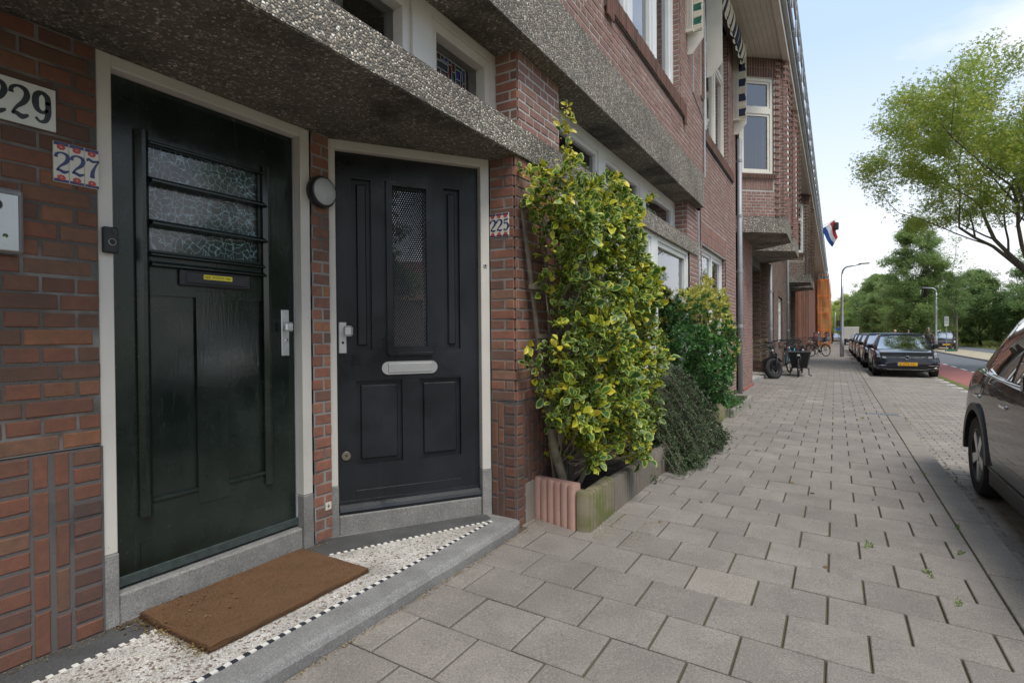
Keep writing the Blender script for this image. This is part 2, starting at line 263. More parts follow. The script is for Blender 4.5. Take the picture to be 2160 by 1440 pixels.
# ------------------------------------------------------------------ mesh helpers
class MB:
    def __init__(s): s.v = []; s.f = []; s.r = []; s.T = None; s.cur = 0.
    def add(s, vs, fs):
        o = len(s.v)
        if s.T is not None: vs = [tuple(s.T @ Vector(p)) for p in vs]
        s.v += vs; s.f += [tuple(i+o for i in f) for f in fs]; s.r += [s.cur]*len(vs); return s
    def box(s, x0, x1, y0, y1, z0, z1):
        return s.add([(x0,y0,z0),(x1,y0,z0),(x1,y1,z0),(x0,y1,z0),(x0,y0,z1),(x1,y0,z1),(x1,y1,z1),(x0,y1,z1)],
              [(0,3,2,1),(4,5,6,7),(0,1,5,4),(1,2,6,5),(2,3,7,6),(3,0,4,7)])
    def bbox(s, x0, x1, y0, y1, z0, z1, b):          # box with chamfered edges
        vs = []; fs = []
        X, Y, Z = (x0, x1), (y0, y1), (z0, z1)
        idx = {}
        for i in (0, 1):
            for j in (0, 1):
                for k in (0, 1):
                    sx, sy, sz = (1-2*i)*b, (1-2*j)*b, (1-2*k)*b
                    for a, d in enumerate(((0, sy, sz), (sx, 0, sz), (sx, sy, 0))):
                        idx[i, j, k, a] = len(vs); vs.append((X[i]+d[0], Y[j]+d[1], Z[k]+d[2]))
        for a in range(3):
            for e in (0, 1):
                q = [(0, 0), (1, 0), (1, 1), (0, 1)]
                if e == 0: q = q[::-1]
                def key(p):
                    l = list(p); l.insert(a, e); return tuple(l)
                if a == 1: q = q[::-1]
                fs.append(tuple(idx[key(p)+(a,)] for p in q))
        for a in range(3):                            # edges along axis a
            b1, c1 = [(1, 2), (0, 2), (0, 1)][a]
            for p in (0, 1):
                for q in (0, 1):
                    k0 = [0]*3; k0[b1] = p; k0[c1] = q; k1 = list(k0); k1[a] = 1
                    fs.append((idx[tuple(k0)+(b1,)], idx[tuple(k1)+(b1,)], idx[tuple(k1)+(c1,)], idx[tuple(k0)+(c1,)]))
        for i in (0, 1):
            for j in (0, 1):
                for k in (0, 1): fs.append((idx[i,j,k,0], idx[i,j,k,1], idx[i,j,k,2]))
        return s.add(vs, fs)
    def prism(s, pts, h0, h1, axis=2):               # polygon pts (a,b) extruded along axis
        n = len(pts); ins = lambda p, h: (h, p[0], p[1]) if axis == 0 else (p[0], h, p[1]) if axis == 1 else (p[0], p[1], h)
        vs = [ins(p, h0) for p in pts]+[ins(p, h1) for p in pts]
        return s.add(vs, [tuple(range(n))[::-1], tuple(range(n, 2*n))]+[(i, (i+1) % n, n+(i+1) % n, n+i) for i in range(n)])
    def tube(s, path, rad, n=8, caps=True, closed=False):
        P = [Vector(p) for p in path]; m = len(P)
        if not hasattr(rad, '__len__'): rad = [rad]*m
        vs = []; ref = None
        for i in range(m):
            if closed: d = P[(i+1) % m]-P[i-1]
            else: d = P[min(i+1, m-1)]-P[max(i-1, 0)]
            d.normalize()
            if ref is None: ref = d.orthogonal().normalized()
            ref = (ref-d*ref.dot(d)); ref = ref.normalized() if ref.length > 1e-6 else d.orthogonal().normalized()
            bi = d.cross(ref)
            for k in range(n):
                a = 2*pi*k/n; vs.append(tuple(P[i]+(ref*cos(a)+bi*sin(a))*rad[i]))
        fs = []
        for i in range(m if closed else m-1):
            j = (i+1) % m
            for k in range(n): fs.append((i*n+k, i*n+(k+1) % n, j*n+(k+1) % n, j*n+k))
        if caps and not closed: fs += [tuple(range(n))[::-1], tuple(range((m-1)*n, m*n))]
        return s.add(vs, fs)
    def lathe(s, prof, n=24, T=None):                 # prof (r, z) turned about z, or through T
        vs = [(r*cos(2*pi*k/n), r*sin(2*pi*k/n), z) for r, z in prof for k in range(n)]
        if T is not None: vs = [tuple(T @ Vector(v)) for v in vs]
        fs = [(i*n+k, i*n+(k+1) % n, (i+1)*n+(k+1) % n, (i+1)*n+k) for i in range(len(prof)-1) for k in range(n)]
        fs += [tuple(range(n))[::-1], tuple(range((len(prof)-1)*n, len(prof)*n))]
        return s.add(vs, fs)
    def grid(s, fn, nu, nv):
        vs = [tuple(fn(i/nu, j/nv)) for i in range(nu+1) for j in range(nv+1)]
        return s.add(vs, [(i*(nv+1)+j, (i+1)*(nv+1)+j, (i+1)*(nv+1)+j+1, i*(nv+1)+j+1) for i in range(nu) for j in range(nv)])
    def mesh(s, name, mats, smooth=False):
        me = bpy.data.meshes.new(name); me.from_pydata(s.v, [], s.f)
        for m in (mats if isinstance(mats, (list, tuple)) else [mats]): me.materials.append(m)
        if any(s.r):
            a = me.attributes.new('rnd', 'FLOAT', 'POINT'); a.data.foreach_set('value', s.r)
        if smooth: me.polygons.foreach_set('use_smooth', [True]*len(me.polygons))
        me.update(); return me
    def obj(s, name, mat, parent=None, smooth=False, **kw):
        return link(name, s.mesh(name, mat, smooth), parent, **kw)
def link(name, me, parent=None, loc=None, rot=None, **kw):
    o = bpy.data.objects.new(name, me); COL.objects.link(o)
    if parent is not None: o.parent = parent
    if loc is not None: o.location = loc
    if rot is not None: o.rotation_euler = rot
    for k, v in kw.items(): o[k] = v
    return o
WORLD = []
def thing(name, label, cat, loc=(0, 0, 0), rotz=0, group=None, local=False):
    o = link(name, None, None, loc, (0, 0, rotz), label=label, category=cat)
    if group: o['group'] = group
    if not local: WORLD.append((o, Vector(loc)))
    return o
def tag(o, label, cat, group=None):
    o['label'] = label; o['category'] = cat
    if group: o['group'] = group
    return o
def struct(o): o['kind'] = 'structure'; return o
def shade_auto(o, ang=35):
    me = o.data; me.polygons.foreach_set('use_smooth', [True]*len(me.polygons))
    bm = bmesh.new(); bm.from_mesh(me)
    for e in bm.edges:
        if len(e.link_faces) == 2 and e.calc_face_angle(0) > RD(ang): e.smooth = False
    bm.to_mesh(me); bm.free(); return o
def copy_tree(o, parent=None, label=None, loc=None, rotz=None):
    c = o.copy(); COL.objects.link(c)
    if parent is not None: c.parent = parent
    if label: c['label'] = label
    if loc is not None: c.location = loc
    if rotz is not None: c.rotation_euler = (0, 0, rotz)
    for ch in list(o.children): copy_tree(ch, c)
    return c
def frameM(O, u, n):                                   # local x along the wall, y outward, z up
    u = Vector((u[0], u[1], 0)).normalized(); n = Vector((n[0], n[1], 0)).normalized()
    m = Matrix.Identity(4)
    for i in range(3): m[i][0] = u[i]; m[i][1] = n[i]; m[i][2] = (0, 0, 1)[i]; m[i][3] = O[i]
    return m
# image size of a thing, used only to decide which pieces show largest and become objects of their own
def seen(p):
    d = Vector(p)-Vector((0, 0, 1.28)); z = d.dot(_w)
    return 0 if z < .15 or abs(d.dot(_r)/z) > .98 or abs(d.dot(_u)/z) > .68 else 1./z

# ------------------------------------------------------------------ bricks
_bc = {}
def brick_geo(w, h, dep=.012, b=.004, rough=0.):
    q = lambda: random.uniform(-rough, rough)
    return ([(x+q(), y+q()*.6, z+q()) for x, y, z in [(0,0,0),(w,0,0),(w,0,h),(0,0,h),(0,dep-b,0),(w,dep-b,0),(w,dep-b,h),(0,dep-b,h),(b,dep,b),(w-b,dep,b),(w-b,dep,h-b),(b,dep,h-b)]],
            [(0,1,5,4),(1,2,6,5),(2,3,7,6),(3,0,4,7),(4,5,9,8),(5,6,10,9),(6,7,11,10),(7,4,8,11),(8,9,10,11)])
class Wall:
    """collects the bricks of one house; the 300 that show largest become objects"""
    def __init__(s, parent): s.p = parent; s.items = []; s.back = {}
    def region(s, Mt, u0, u1, z0, z1, mat, mort, holes=(), bw=.21, bh=.055, j=.0105, seed=0, pattern='cross', backing=True, back=.0, phase=0):
        ch = bh+j; nz = max(1, int(round((z1-z0)/ch))); ch = (z1-z0)/nz; rr = random.Random(seed)
        hw = (bw-j)/2
        for i in range(nz):
            za = z0+i*ch+j/2; zb = z0+(i+1)*ch-j/2; zm = (za+zb)/2
            iv = [(u0, u1)]
            for (a, b, c, d) in holes:
                if c < zm < d:
                    n = []
                    for (p, q) in iv:
                        if b <= p or a >= q: n.append((p, q)); continue
                        if a > p+.02: n.append((p, a))
                        if b < q-.02: n.append((b, q))
                    iv = n
            for (p, q) in iv:
                k = i+phase
                off = [0, bw/2+j/2, 0, bw/2+j/2][k % 4] if pattern != 'cross' else [0, .25*(bw+j), .5*(bw+j), .25*(bw+j)][k % 4]
                step = (bw+j) if (pattern != 'cross' or k % 2 == 0) else (hw+j)
                base = -off-math.floor((-off)/step)*step if True else 0
                x = math.floor((p+off)/step)*step-off
                while x < q-.02:
                    a, b = max(p, x+j/2), min(q, x+step-j/2)
                    if b-a > .022:
                        zj = rr.uniform(-.0012, .0012)
                        s.items.append((Mt, a+rr.uniform(0, .002), za+zj, round((b-a)/.005)*.005, zb-za, mat, rr.random(), rr.uniform(-.0015, .002)))
                    x += step
        if backing:
            mb = s.back.setdefault((mort, len(s.back)), MB()); mb.T = Mt
            us = sorted({u0, u1}|{h[k] for h in holes for k in (0, 1) if u0 < h[k] < u1}); zs = sorted({z0, z1}|{h[k] for h in holes for k in (2, 3) if z0 < h[k] < z1})
            for a, b in zip(us, us[1:]):
                for c, d in zip(zs, zs[1:]):
                    um, zm = (a+b)/2, (c+d)/2
                    if any(h[0] < um < h[1] and h[2] < zm < h[3] for h in holes): continue
                    mb.add([(a, back+.0085, c), (b, back+.0085, c), (b, back+.0085, d), (a, back+.0085, d)], [(0, 1, 2, 3)])
            mb.T = None
    def one(s, Mt, a, z, w, h, mat, r=None, out=0): s.items.append((Mt, a, z, w, h, mat, random.random() if r is None else r, out))
    def build(s, nobj=300):
        sc = []
        for it in s.items:
            c = it[0] @ Vector((it[1]+it[3]/2, .01, it[2]+it[4]/2)); sc.append(seen(c)*math.sqrt(it[3]*it[4]))
        order = sorted(range(len(s.items)), key=lambda i: -sc[i]); big = set(i for i in order[:nobj] if sc[i] > 0)
        rest = {}
        for i, (Mt, a, z, w, h, mat, r, o) in enumerate(s.items):
            if i in big:
                key = (round(w, 3), round(h, 3), mat.name)
                key += (i % 4,)
                if key not in _bc:
                    m = MB(); m.add(*brick_geo(key[0], key[1], rough=.0016)); _bc[key] = m.mesh('brick', mat)
                ob = link('brick', _bc[key], s.p); T = Mt @ Matrix.Translation((a, o, z)); ob.matrix_local = T
            else:
                m = rest.setdefault(mat, MB()); m.cur = max(.001, r); m.T = Mt @ Matrix.Translation((a, o, z)); m.add(*brick_geo(w, h))
        for mat, m in rest.items(): m.obj('brick', mat, s.p, kind='stuff')
        for (mort, _k), m in s.back.items(): m.obj('wall', mort, s.p)
# ------------------------------------------------------------------ ground, pavement, road
S = .026
def gz(x): return -S*x if x < .9 else -.12            # the pavement falls towards the kerb
def sheet(name, pts, mat, z=None, n=1):
    m = MB(); m.add([(x, y, (gz(x) if z is None else z)) for x, y in pts], [tuple(range(len(pts)))]); return struct(m.obj(name, mat))
ROAD = -.12
struct(MB().add([(-1500, -1500, -.32), (1500, -1500, -.32), (1500, 1500, -.32), (-1500, 1500, -.32)], [(0, 1, 2, 3)]).obj('ground', M_grass))
pave = MB(); pave.add([(-3, -6, -S*-3-.012), (.9, -6, -.0354), (.9, 400, -.0354), (-3, 400, -S*-3-.012)], [(0, 1, 2, 3)])
pave.add([(.9, -6, -.0354), (.9, 400, -.0354), (.9, 400, -.3), (.9, -6, -.3)], [(0, 1, 2, 3)])
pavement = struct(pave.obj('pavement', M_joint))
pt = MB(); pt.box(.9, 2.80, -8, 400, -.4, ROAD-.008); parking = struct(pt.obj('parking_strip', M_joint))
struct(MB().box(2.78, 2.95, -8, 400, -.4, ROAD+.004).obj('verge', M_grass))
struct(MB().box(2.95, 4.15, -8, 400, -.4, ROAD).obj('cycle_lane', M_redlane))
struct(MB().box(4.15, 6.35, -8, 400, -.4, ROAD).obj('road', M_asph))
mk = MB()
for k in range(60): mk.box(4.15, 4.24, -4+k*2.0, -4+k*2.0+1.0, ROAD+.001, ROAD+.005)
struct(mk.obj('road_markings', M_white))
M_sand = concrete('pale_clinker', (.40, .34, .24), .22, .25, 1.2)
struct(MB().box(6.35, 8.9, -8, 400, -.4, ROAD+.02).obj('median', M_sand))
struct(MB().box(8.9, 11.2, -8, 400, -.4, ROAD).obj('far_road', M_asph))
struct(MB().box(6.30, 6.42, -8, 400, -.4, ROAD+.07).obj('kerb', M_edge_pale))
struct(MB().box(11.2, 60, -20, 400, -.4, ROAD+.03).obj('lawn', M_grass))
tm = {}; tbig = []; trest = {}; CELL = .3027; TW = .3085
def tile_mesh(w, l, mat, h=.05, ch=.004):
    k = (round(w, 3), round(l, 3), mat.name, h)
    if k not in tm:
        m = MB(); b = ch
        m.add([(0,0,-h),(w,0,-h),(w,l,-h),(0,l,-h),(0,0,-b),(w,0,-b),(w,l,-b),(0,l,-b),(b,b,0),(w-b,b,0),(w-b,l-b,0),(b,l-b,0)],
              [(0,1,5,4),(1,2,6,5),(2,3,7,6),(3,0,4,7),(4,5,9,8),(5,6,10,9),(6,7,11,10),(7,4,8,11),(8,9,10,11)])
        tm[k] = m.mesh('tile' if w > .25 or l > .25 else 'paver', mat)
    return tm[k]
def lay(items, parent, name, nobj=300):                 # items: x, y, w, l, mat, z, tilt
    order = sorted(range(len(items)), key=lambda i: -seen((items[i][0]+items[i][2]/2, items[i][1]+items[i][3]/2, items[i][5]))*math.sqrt(items[i][2]*items[i][3])
                   - (0 if False else 0)); big = set(i for i in order[:nobj])
    rest = {}
    for i, (x, y, w, l, mat, z, rx, ry, slope) in enumerate(items):
        me = tile_mesh(w, l, mat)
        T = Matrix.Translation((x, y, z)) @ Matrix.Rotation(slope+ry, 4, 'Y') @ Matrix.Rotation(rx, 4, 'X')
        if i in big and seen((x, y, z)) > 0:
            o = link(name, me, parent); o.matrix_local = T
        else:
            m = rest.setdefault(mat, MB()); m.T = T; m.cur = max(.001, random.random())
            b = .004; h = .05
            m.add([(0,0,-h),(w,0,-h),(w,l,-h),(0,l,-h),(0,0,-b),(w,0,-b),(w,l,-b),(0,l,-b),(b,b,0),(w-b,b,0),(w-b,l-b,0),(b,l-b,0)],
              [(0,1,5,4),(1,2,6,5),(2,3,7,6),(3,0,4,7),(4,5,9,8),(5,6,10,9),(6,7,11,10),(7,4,8,11),(8,9,10,11)])
    for mat, m in rest.items(): m.obj(name, mat, parent, kind='stuff')
items = []; rr = random.Random(3); sa = math.atan(S)
PALE = {(3, 2, 1), (9, 4, 3), (52, 1, 1), (47, 3, 2)}
for v in range(-9, 330):
    y = 2.442+v*CELL; off = 0 if v % 2 == 0 else .5
    for k in range(-6, 5):
        x0 = -.4985+(k+off)*TW; x1 = x0+TW
        a, b = max(x0, -1.80 if 3.0 < y < 30 else -1.715), min(x1, .697)
        if b-a < .05: continue
        if y > 45 and b < -1.2: continue
        mat = M_tile_pale if (v, k) in ((1, -1), (13, 3), (45, 1), (52, -1), (60, 2), (36, -2), (30, 0)) else M_tile
        gx, gy = (.010, .0065)
        items.append((a+gx/2, y+gy/2+rr.uniform(-.001, .001), b-a-gx, CELL-gy, mat, gz(a)+rr.uniform(-.0022, .0015), rr.uniform(-.004, .004), rr.uniform(-.004, .004), sa))
lay(items, pavement, 'tile')
items = []                                               # kerb stones
kb = []
y = -3.2
while y < 110:
    l = 1.0
    kb.append((.703, y+.003, .190, l-.013, M_kerb, gz(.70)+rr.uniform(-.003, .002), 0, 0, sa*.3)); y += l
lay(kb, pavement, 'kerb_stone')
pv = []
v = 0; y = 1.2
while y < 44:
    off = 0 if v % 2 == 0 else .5
    for k in range(-1, 9):
        x0 = .905+(k+off)*.208; x1 = x0+.208; a, b = max(x0, .905), min(x1, 2.775)
        if b-a < .04: continue
        wht = b > 2.7 and (v % 9) in (0, 1) and y > 8
        pv.append((a+.003, y+.002, b-a-.006, .101, M_white if wht else M_paver, ROAD+rr.uniform(-.003, .002), rr.uniform(-.006, .006), rr.uniform(-.004, .004), 0))
    y += .1065; v += 1
lay(pv, parking, 'paver')
struct(MB().box(.9, 2.78, 44, 400, -.35, ROAD).obj('parking_strip', M_paver))
struct(MB().add([(-1.9, 102, .05), (.7, 102, -.017), (.7, 400, -.017), (-1.9, 400, .05)], [(0, 1, 2, 3)]).obj('pavement', M_tile))
# drain grate across kerb
dg = thing('drain_grate', 'flat steel channel grate set across the kerb in the pavement', 'drain grate', (.45, 10.4, gz(.45)), local=True)
MB().box(0, .42, 0, .13, -.02, .003).obj('frame', M_steel, dg)
for k in range(16): MB().box(.015+k*.025, .027+k*.025, .012, .118, .003, .007).obj('bar', M_dull, dg)

# ------------------------------------------------------------------ generic pieces
def boxes(Mt, name, mat, parent, *bs, bev=0, **kw):
    m = MB(); m.T = Mt
    for b in bs: m.bbox(*b, bev) if bev else m.box(*b)
    return m.obj(name, mat, parent, **kw)
def cells(m, u0, u1, z0, z1, d0, d1, holes):             # slab with real openings
    us = sorted({u0, u1}|{h[k] for h in holes for k in (0, 1)}); zs = sorted({z0, z1}|{h[k] for h in holes for k in (2, 3)})
    for a, b in zip(us, us[1:]):
        for c, d in zip(zs, zs[1:]):
            if not any(h[0] < (a+b)/2 < h[1] and h[2] < (c+d)/2 < h[3] for h in holes): m.box(a, b, d0, d1, c, d)
def stroke(m, pts, ws, d0, d1, sub=6):                   # tapered brush stroke as a flat solid, in local x-z, depth y
    P = [Vector((p[0], p[1])) for p in pts]; out = []
    for i in range(len(P)-1):
        p0, p1, p2, p3 = P[max(i-1, 0)], P[i], P[i+1], P[min(i+2, len(P)-1)]
        for k in range(sub):
            t = k/sub; q = .5*((2*p1)+(p2-p0)*t+(2*p0-5*p1+4*p2-p3)*t*t+(3*p1-p0-3*p2+p3)*t*t*t); out.append((q, ws[i]*(1-t)+ws[i+1]*t))
    out.append((P[-1], ws[-1])); Lp = []; Rp = []
    for i, (q, w) in enumerate(out):
        d = (out[min(i+1, len(out)-1)][0]-out[max(i-1, 0)][0]).normalized(); n = Vector((-d.y, d.x)); Lp.append(q+n*w/2); Rp.append(q-n*w/2)
    n = len(out); vs = []
    for d in (d0, d1): vs += [(p.x, d, p.y) for p in Lp]+[(p.x, d, p.y) for p in Rp]
    fs = []
    for i in range(n-1):
        fs += [(2*n+i, 2*n+i+1, 3*n+i+1, 3*n+i), (i, 2*n+i, 2*n+i+1, i+1), (n+i, n+i+1, 3*n+i+1, 3*n+i)]
    fs += [(0, n, 3*n, 2*n), (n-1, 2*n-1, 4*n-1, 3*n-1)]; m.add(vs, fs)
DIG = {'2': [([(.04,.72),(.06,.88),(.24,.98),(.46,.92),(.52,.74),(.42,.52),(.20,.30),(.07,.09)], [.13,.09,.06,.12,.15,.13,.07,.06]), ([(.05,.08),(.18,.11),(.36,.04),(.56,.13)], [.05,.10,.13,.05])],
       '5': [([(.14,.93),(.34,.92),(.52,.97)], [.07,.10,.06]), ([(.15,.93),(.12,.58)], [.06,.05]), ([(.12,.58),(.30,.66),(.48,.54),(.51,.32),(.38,.11),(.20,.05),(.07,.16)], [.05,.07,.13,.15,.10,.07,.13])],
       '7': [([(.04,.86),(.10,.97),(.30,.88),(.56,.97)], [.06,.10,.11,.06]), ([(.56,.96),(.38,.62),(.28,.32),(.26,.04)], [.05,.08,.14,.17])],
       '9': [([(.50,.62),(.48,.86),(.30,.98),(.13,.86),(.10,.62),(.16,.42),(.33,.34),(.48,.46)], [.14,.14,.09,.15,.17,.13,.07,.08]), ([(.50,.72),(.50,.34),(.42,.10),(.24,.03),(.10,.14)], [.14,.15,.11,.06,.07])]}
def digits(s, Mt, x, z, h, pitch, mat, parent, d0=.0, d1=.003, bold=1.):
    for ch in s:
        m = MB(); m.T = Mt @ Matrix.Translation((x, 0, z)) @ Matrix.Diagonal((h*1.0, 1, h, 1))
        for pts, ws in DIG[ch]: stroke(m, pts, [w*bold for w in ws], d0, d1)
        m.obj('digit', mat, parent); x += pitch
def text(s, Mt, size, mat, parent, name='lettering', depth=.001, align='LEFT'):
    cu = bpy.data.curves.new('t', 'FONT'); cu.body = s; cu.size = size; cu.extrude = depth; cu.align_x = align
    o = bpy.data.objects.new('t', cu); COL.objects.link(o); dg_ = bpy.context.evaluated_depsgraph_get()
    me = bpy.data.meshes.new_from_object(o.evaluated_get(dg_)); bpy.data.objects.remove(o)
    # text lies in x-y facing +z; stand it up facing +y seen from outside (x mirrored by the wall frame)
    me.transform(Mt @ Matrix(((1,0,0,0),(0,0,1,0),(0,1,0,0),(0,0,0,1)))); me.materials.clear(); me.materials.append(mat)
    return link(name, me, parent)

# ------------------------------------------------------------------ the house with the two doors
Y1 = 8.45
M0 = frameM((-2.52, 0, 0), (0, 1), (1, 0))               # entrance recess wall
D = Vector((.584, .835)).normalized(); DN = Vector((D.y, -D.x))
M1 = frameM((-2.53, 2.147, 0), D, DN)                    # slanting wall of the right door
M3 = frameM((-1.948, 3.0, 0), (1, 0), (0, -1))           # reveal beside the right door
MF = frameM((-1.77, 0, 0), (0, 1), (1, 0))               # street face, ground floor
MU = frameM((-1.70, 0, 0), (0, 1), (1, 0))               # street face, upper floor
house = thing('brick_house', 'nearest brick house with two dark front doors under a washed-gravel concrete canopy', 'house')
W = Wall(house)
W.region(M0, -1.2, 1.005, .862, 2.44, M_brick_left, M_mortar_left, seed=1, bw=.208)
for u0 in (-.30, .10, .50):                               # plinth: stacked and upright bricks in turn
    pass
rr = random.Random(5)
def plinth(Mt, cols, z0, z1, mat, mort):
    for (a, b, kind) in cols:
        z = z0; hh = .0555 if kind == 'h' else None
        while z < z1-.03:
            h = (.056 if kind == 'h' else rr.choice((.10, .165, .13))); h = min(h, z1-z)
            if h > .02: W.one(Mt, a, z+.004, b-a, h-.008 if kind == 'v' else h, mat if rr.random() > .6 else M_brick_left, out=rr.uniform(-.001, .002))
            z += h+.0115 if kind == 'h' else h+.006
    m = W.back.setdefault((mort, len(W.back)), MB()); m.T = Mt; u0, u1 = cols[0][0]-.01, cols[-1][1]+.008
    m.add([(u0, .0085, z0-.05), (u1, .0085, z0-.05), (u1, .0085, z1), (u0, .0085, z1)], [(0, 1, 2, 3)]); m.T = None
plinth(M0, [(.28, .44, 'h'), (.452, .498, 'v'), (.515, .56, 'v'), (.574, .66, 'h')], .115, .858, M_brick_dark, M_mortar_dark)
plinth(M0, [(-.05, .14, 'h'), (.15, .2, 'v'), (.21, .26, 'v')], .115, .858, M_brick_dark, M_mortar_dark)
plinth(M0, [(.672, .780, 'h'), (.789, .836, 'v'), (.855, .899, 'v'), (.9126, 1.004, 'h')], .115, .858, M_brick_dark, M_mortar_dark)
W.region(M0, 2.028, 2.150, .12, 2.44, M_brick, M_mortar, seed=2, bw=.125, pattern='run')
W.region(M3, 0, .178, .862, 2.44, M_brick, M_mortar, seed=3, bw=.21, pattern='run')
plinth(M3, [(.004, .045, 'v'), (.054, .092, 'v'), (.103, .178, 'h')], .10, .858, M_brick_dark, M_mortar_dark)
W.region(MF, 3.002, 3.66, .862, 2.44, M_brick, M_mortar, seed=4)
plinth(MF, [(3.002, 3.08, 'h'), (3.09, 3.135, 'v'), (3.145, 3.19, 'v'), (3.20, 3.27, 'h'), (3.28, 3.325, 'v'), (3.335, 3.38, 'v'), (3.39, 3.65, 'h')], .03, .858, M_brick_dark, M_mortar_dark)
W.region(MF, 3.66, Y1, 0, 2.44, M_brick_up, M_mortar_up, holes=[(3.66, 7.86, .80, 2.44)], seed=5)
W.region(MF, 8.03, Y1, 2.44, 3.13, M_brick_up, M_mortar_up, seed=6)
MP = frameM((-1.93, 3.05, 0), (1, 0), (0, -1)); MP2 = frameM((-1.93, 7.72, 0), (1, 0), (0, -1))
W.region(MP, 0, .163, 2.63, 3.132, M_brick, M_mortar_up, seed=7, pattern='run')
W.region(MF, 3.052, 3.65, 2.63, 3.132, M_brick_up, M_mortar_up, seed=8)
W.region(MP2, 0, .163, 2.63, 3.132, M_brick_up, M_mortar_up, seed=9, pattern='run')
W.region(MF, 7.722, 8.03, 2.63, 3.132, M_brick_up, M_mortar_up, seed=10)
W.region(MU, -1.2, Y1, 3.6, 7.15, M_brick_up, M_mortar_up, holes=[(4.50, 7.08, 4.27, 6.95), (.3, 2.9, 4.27, 6.95)], seed=11)
MJ = frameM((-1.70, 7.08, 0), (-1, 0), (0, -1))           # inner reveal of the upper window
W.region(MJ, 0, .12, 4.27, 6.95, M_brick_up, M_mortar_up, seed=12, pattern='run')
u = 4.40                                                  # upright sill bricks
while u < 7.28:
    low = u < 4.54 or u > 7.15
    W.one(MU @ Matrix.Translation((0, .03, 0)), u, 4.02 if low else 4.10, .052, .25 if low else .165, M_brick_dark, out=rr.uniform(.0, .006)); u += .0605
boxes(MU, 'sill_core', M_mortar_dark, house, (4.40, 7.27, 0, .032, 4.09, 4.262))
for i in range(34):                                       # stepped brick pilaster at the party wall
    z = 4.78+i*.0668; o = .03 if z < 6.2 else .07
    W.one(MU @ Matrix.Translation((0, o, 0)), 8.24, z, .10, .056, M_brick_dark); W.one(MU @ Matrix.Translation((0, o, 0)), 8.345, z, .10, .056, M_brick_dark)
boxes(MU, 'pilaster', M_mortar_up, house, (8.235, 8.45, 0, .035, 4.77, 7.1))
W.build()
# concrete bands
cb = MB(); cb.box(-2.62, -1.74, -1.2, 3.045, 2.444, 2.635); cb.box(-1.925, -1.74, 3.045, 8.33, 2.444, 2.635)
cb.obj('concrete_band', M_agg, house)
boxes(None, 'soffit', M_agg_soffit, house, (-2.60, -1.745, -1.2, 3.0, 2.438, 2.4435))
boxes(None, 'concrete_band', M_agg, house, (-2.05, -1.637, -1.2, 8.24, 3.136, 3.605))
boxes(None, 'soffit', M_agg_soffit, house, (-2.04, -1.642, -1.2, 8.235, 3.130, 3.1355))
# core that stops the light, rooms
core = MB(); core.box(-9, -4.2, -1.2, 8.4, 0, 7.6); core.box(-4.2, -1.72, -1.2, 8.4, 7.15, 7.6); core.box(-4.2, -1.95, -1.2, 8.4, 3.15, 3.58)
core.box(-4.2, -1.72, -1.35, -1.2, 0, 7.3); core.box(-4.2, -1.8, 8.38, 8.44, 0, 7.3); core.box(-4.2, -1.8, 3.06, 8.4, -.2, .02); core.obj('core', plain('dark_plaster', (.10, .095, .085), .9), house)
boxes(None, 'partition', plain('hall_plaster', (.2, .19, .17), .9), house, (-2.75, -2.62, -1.2, 2.1, 0, 3.13), (-2.75, -2.0, 3.03, 3.045, 0, 3.13))
# ---- windows
def window(Mt, parent, u0, u1, z0, z1, mull=(), fr=.07, dep=.06, mat=None, trans=(), name='window', sash=.045, out=-.02, curtain=None):
    mat = mat or M_upvc; m = MB(); m.T = Mt; n = [u0+fr]+[x for q in mull for x in q]+[u1-fr]
    zs = [z0+fr]+[x for q in trans for x in q]+[z1-fr]
    holes = [(n[i], n[i+1], zs[j], zs[j+1]) for i in range(0, len(n), 2) for j in range(0, len(zs), 2)]
    cells(m, u0, u1, z0, z1, out-dep, out, holes); f = m.obj(name, mat, parent)
    for h in holes:
        s = MB(); s.T = Mt; cells(s, h[0]+.001, h[1]-.001, h[2]+.001, h[3]-.001, out-dep+.005, out-.018, [(h[0]+sash, h[1]-sash, h[2]+sash, h[3]-sash)]); s.obj('sash', mat, f)
        g = MB(); g.T = Mt; y = out-dep*.6; g.add([(h[0]+sash-.004, y, h[2]+sash-.004), (h[1]-sash+.004, y, h[2]+sash-.004), (h[1]-sash+.004, y, h[3]-sash+.004), (h[0]+sash-.004, y, h[3]-sash+.004)], [(0, 1, 2, 3)]); g.obj('pane', M_glass, f)
    if curtain:
        for (a, b) in curtain:
            cc = MB(); cc.T = Mt; nn = max(6, int((b-a)/.03))
            cc.grid(lambda s_, t_: (a+(b-a)*s_, out-.18+.018*sin(s_*nn*2.1)+.006*sin(s_*nn*5), z0+(z1-z0)*t_), nn*2, 1); cc.obj('curtain', M_curt, f, smooth=True)
    return f
M_curt = plain('net_curtain', (.55, .54, .50), .9, 0, .1, 20); M_curt2 = plain('beige_blind', (.42, .36, .29), .9)
MT = frameM((-1.93, 0, 0), (0, 1), (1, 0))
window(MT, house, -.6, 3.05, 2.60, 3.128, mull=[(.6, .75), (2.225, 2.385)], fr=.05, sash=.06, out=.0, dep=.14, mat=M_cream, curtain=[(.9, 1.9)])
window(MT, house, 3.66, 7.715, 2.60, 3.128, mull=[(4.87, 5.05), (6.15, 6.36)], fr=.10, sash=.04, out=0, dep=.08, mat=M_upvc)
for a, b in ((3.85, 4.8), (5.12, 6.1), (6.45, 7.55)):
    boxes(MT, 'blind', M_curt2, house, (a, b, -.25, -.24, 2.6, 2.93)); boxes(MT, 'blind', M_curt2, house, (a, b, -.22, -.2, 2.93, 2.965))
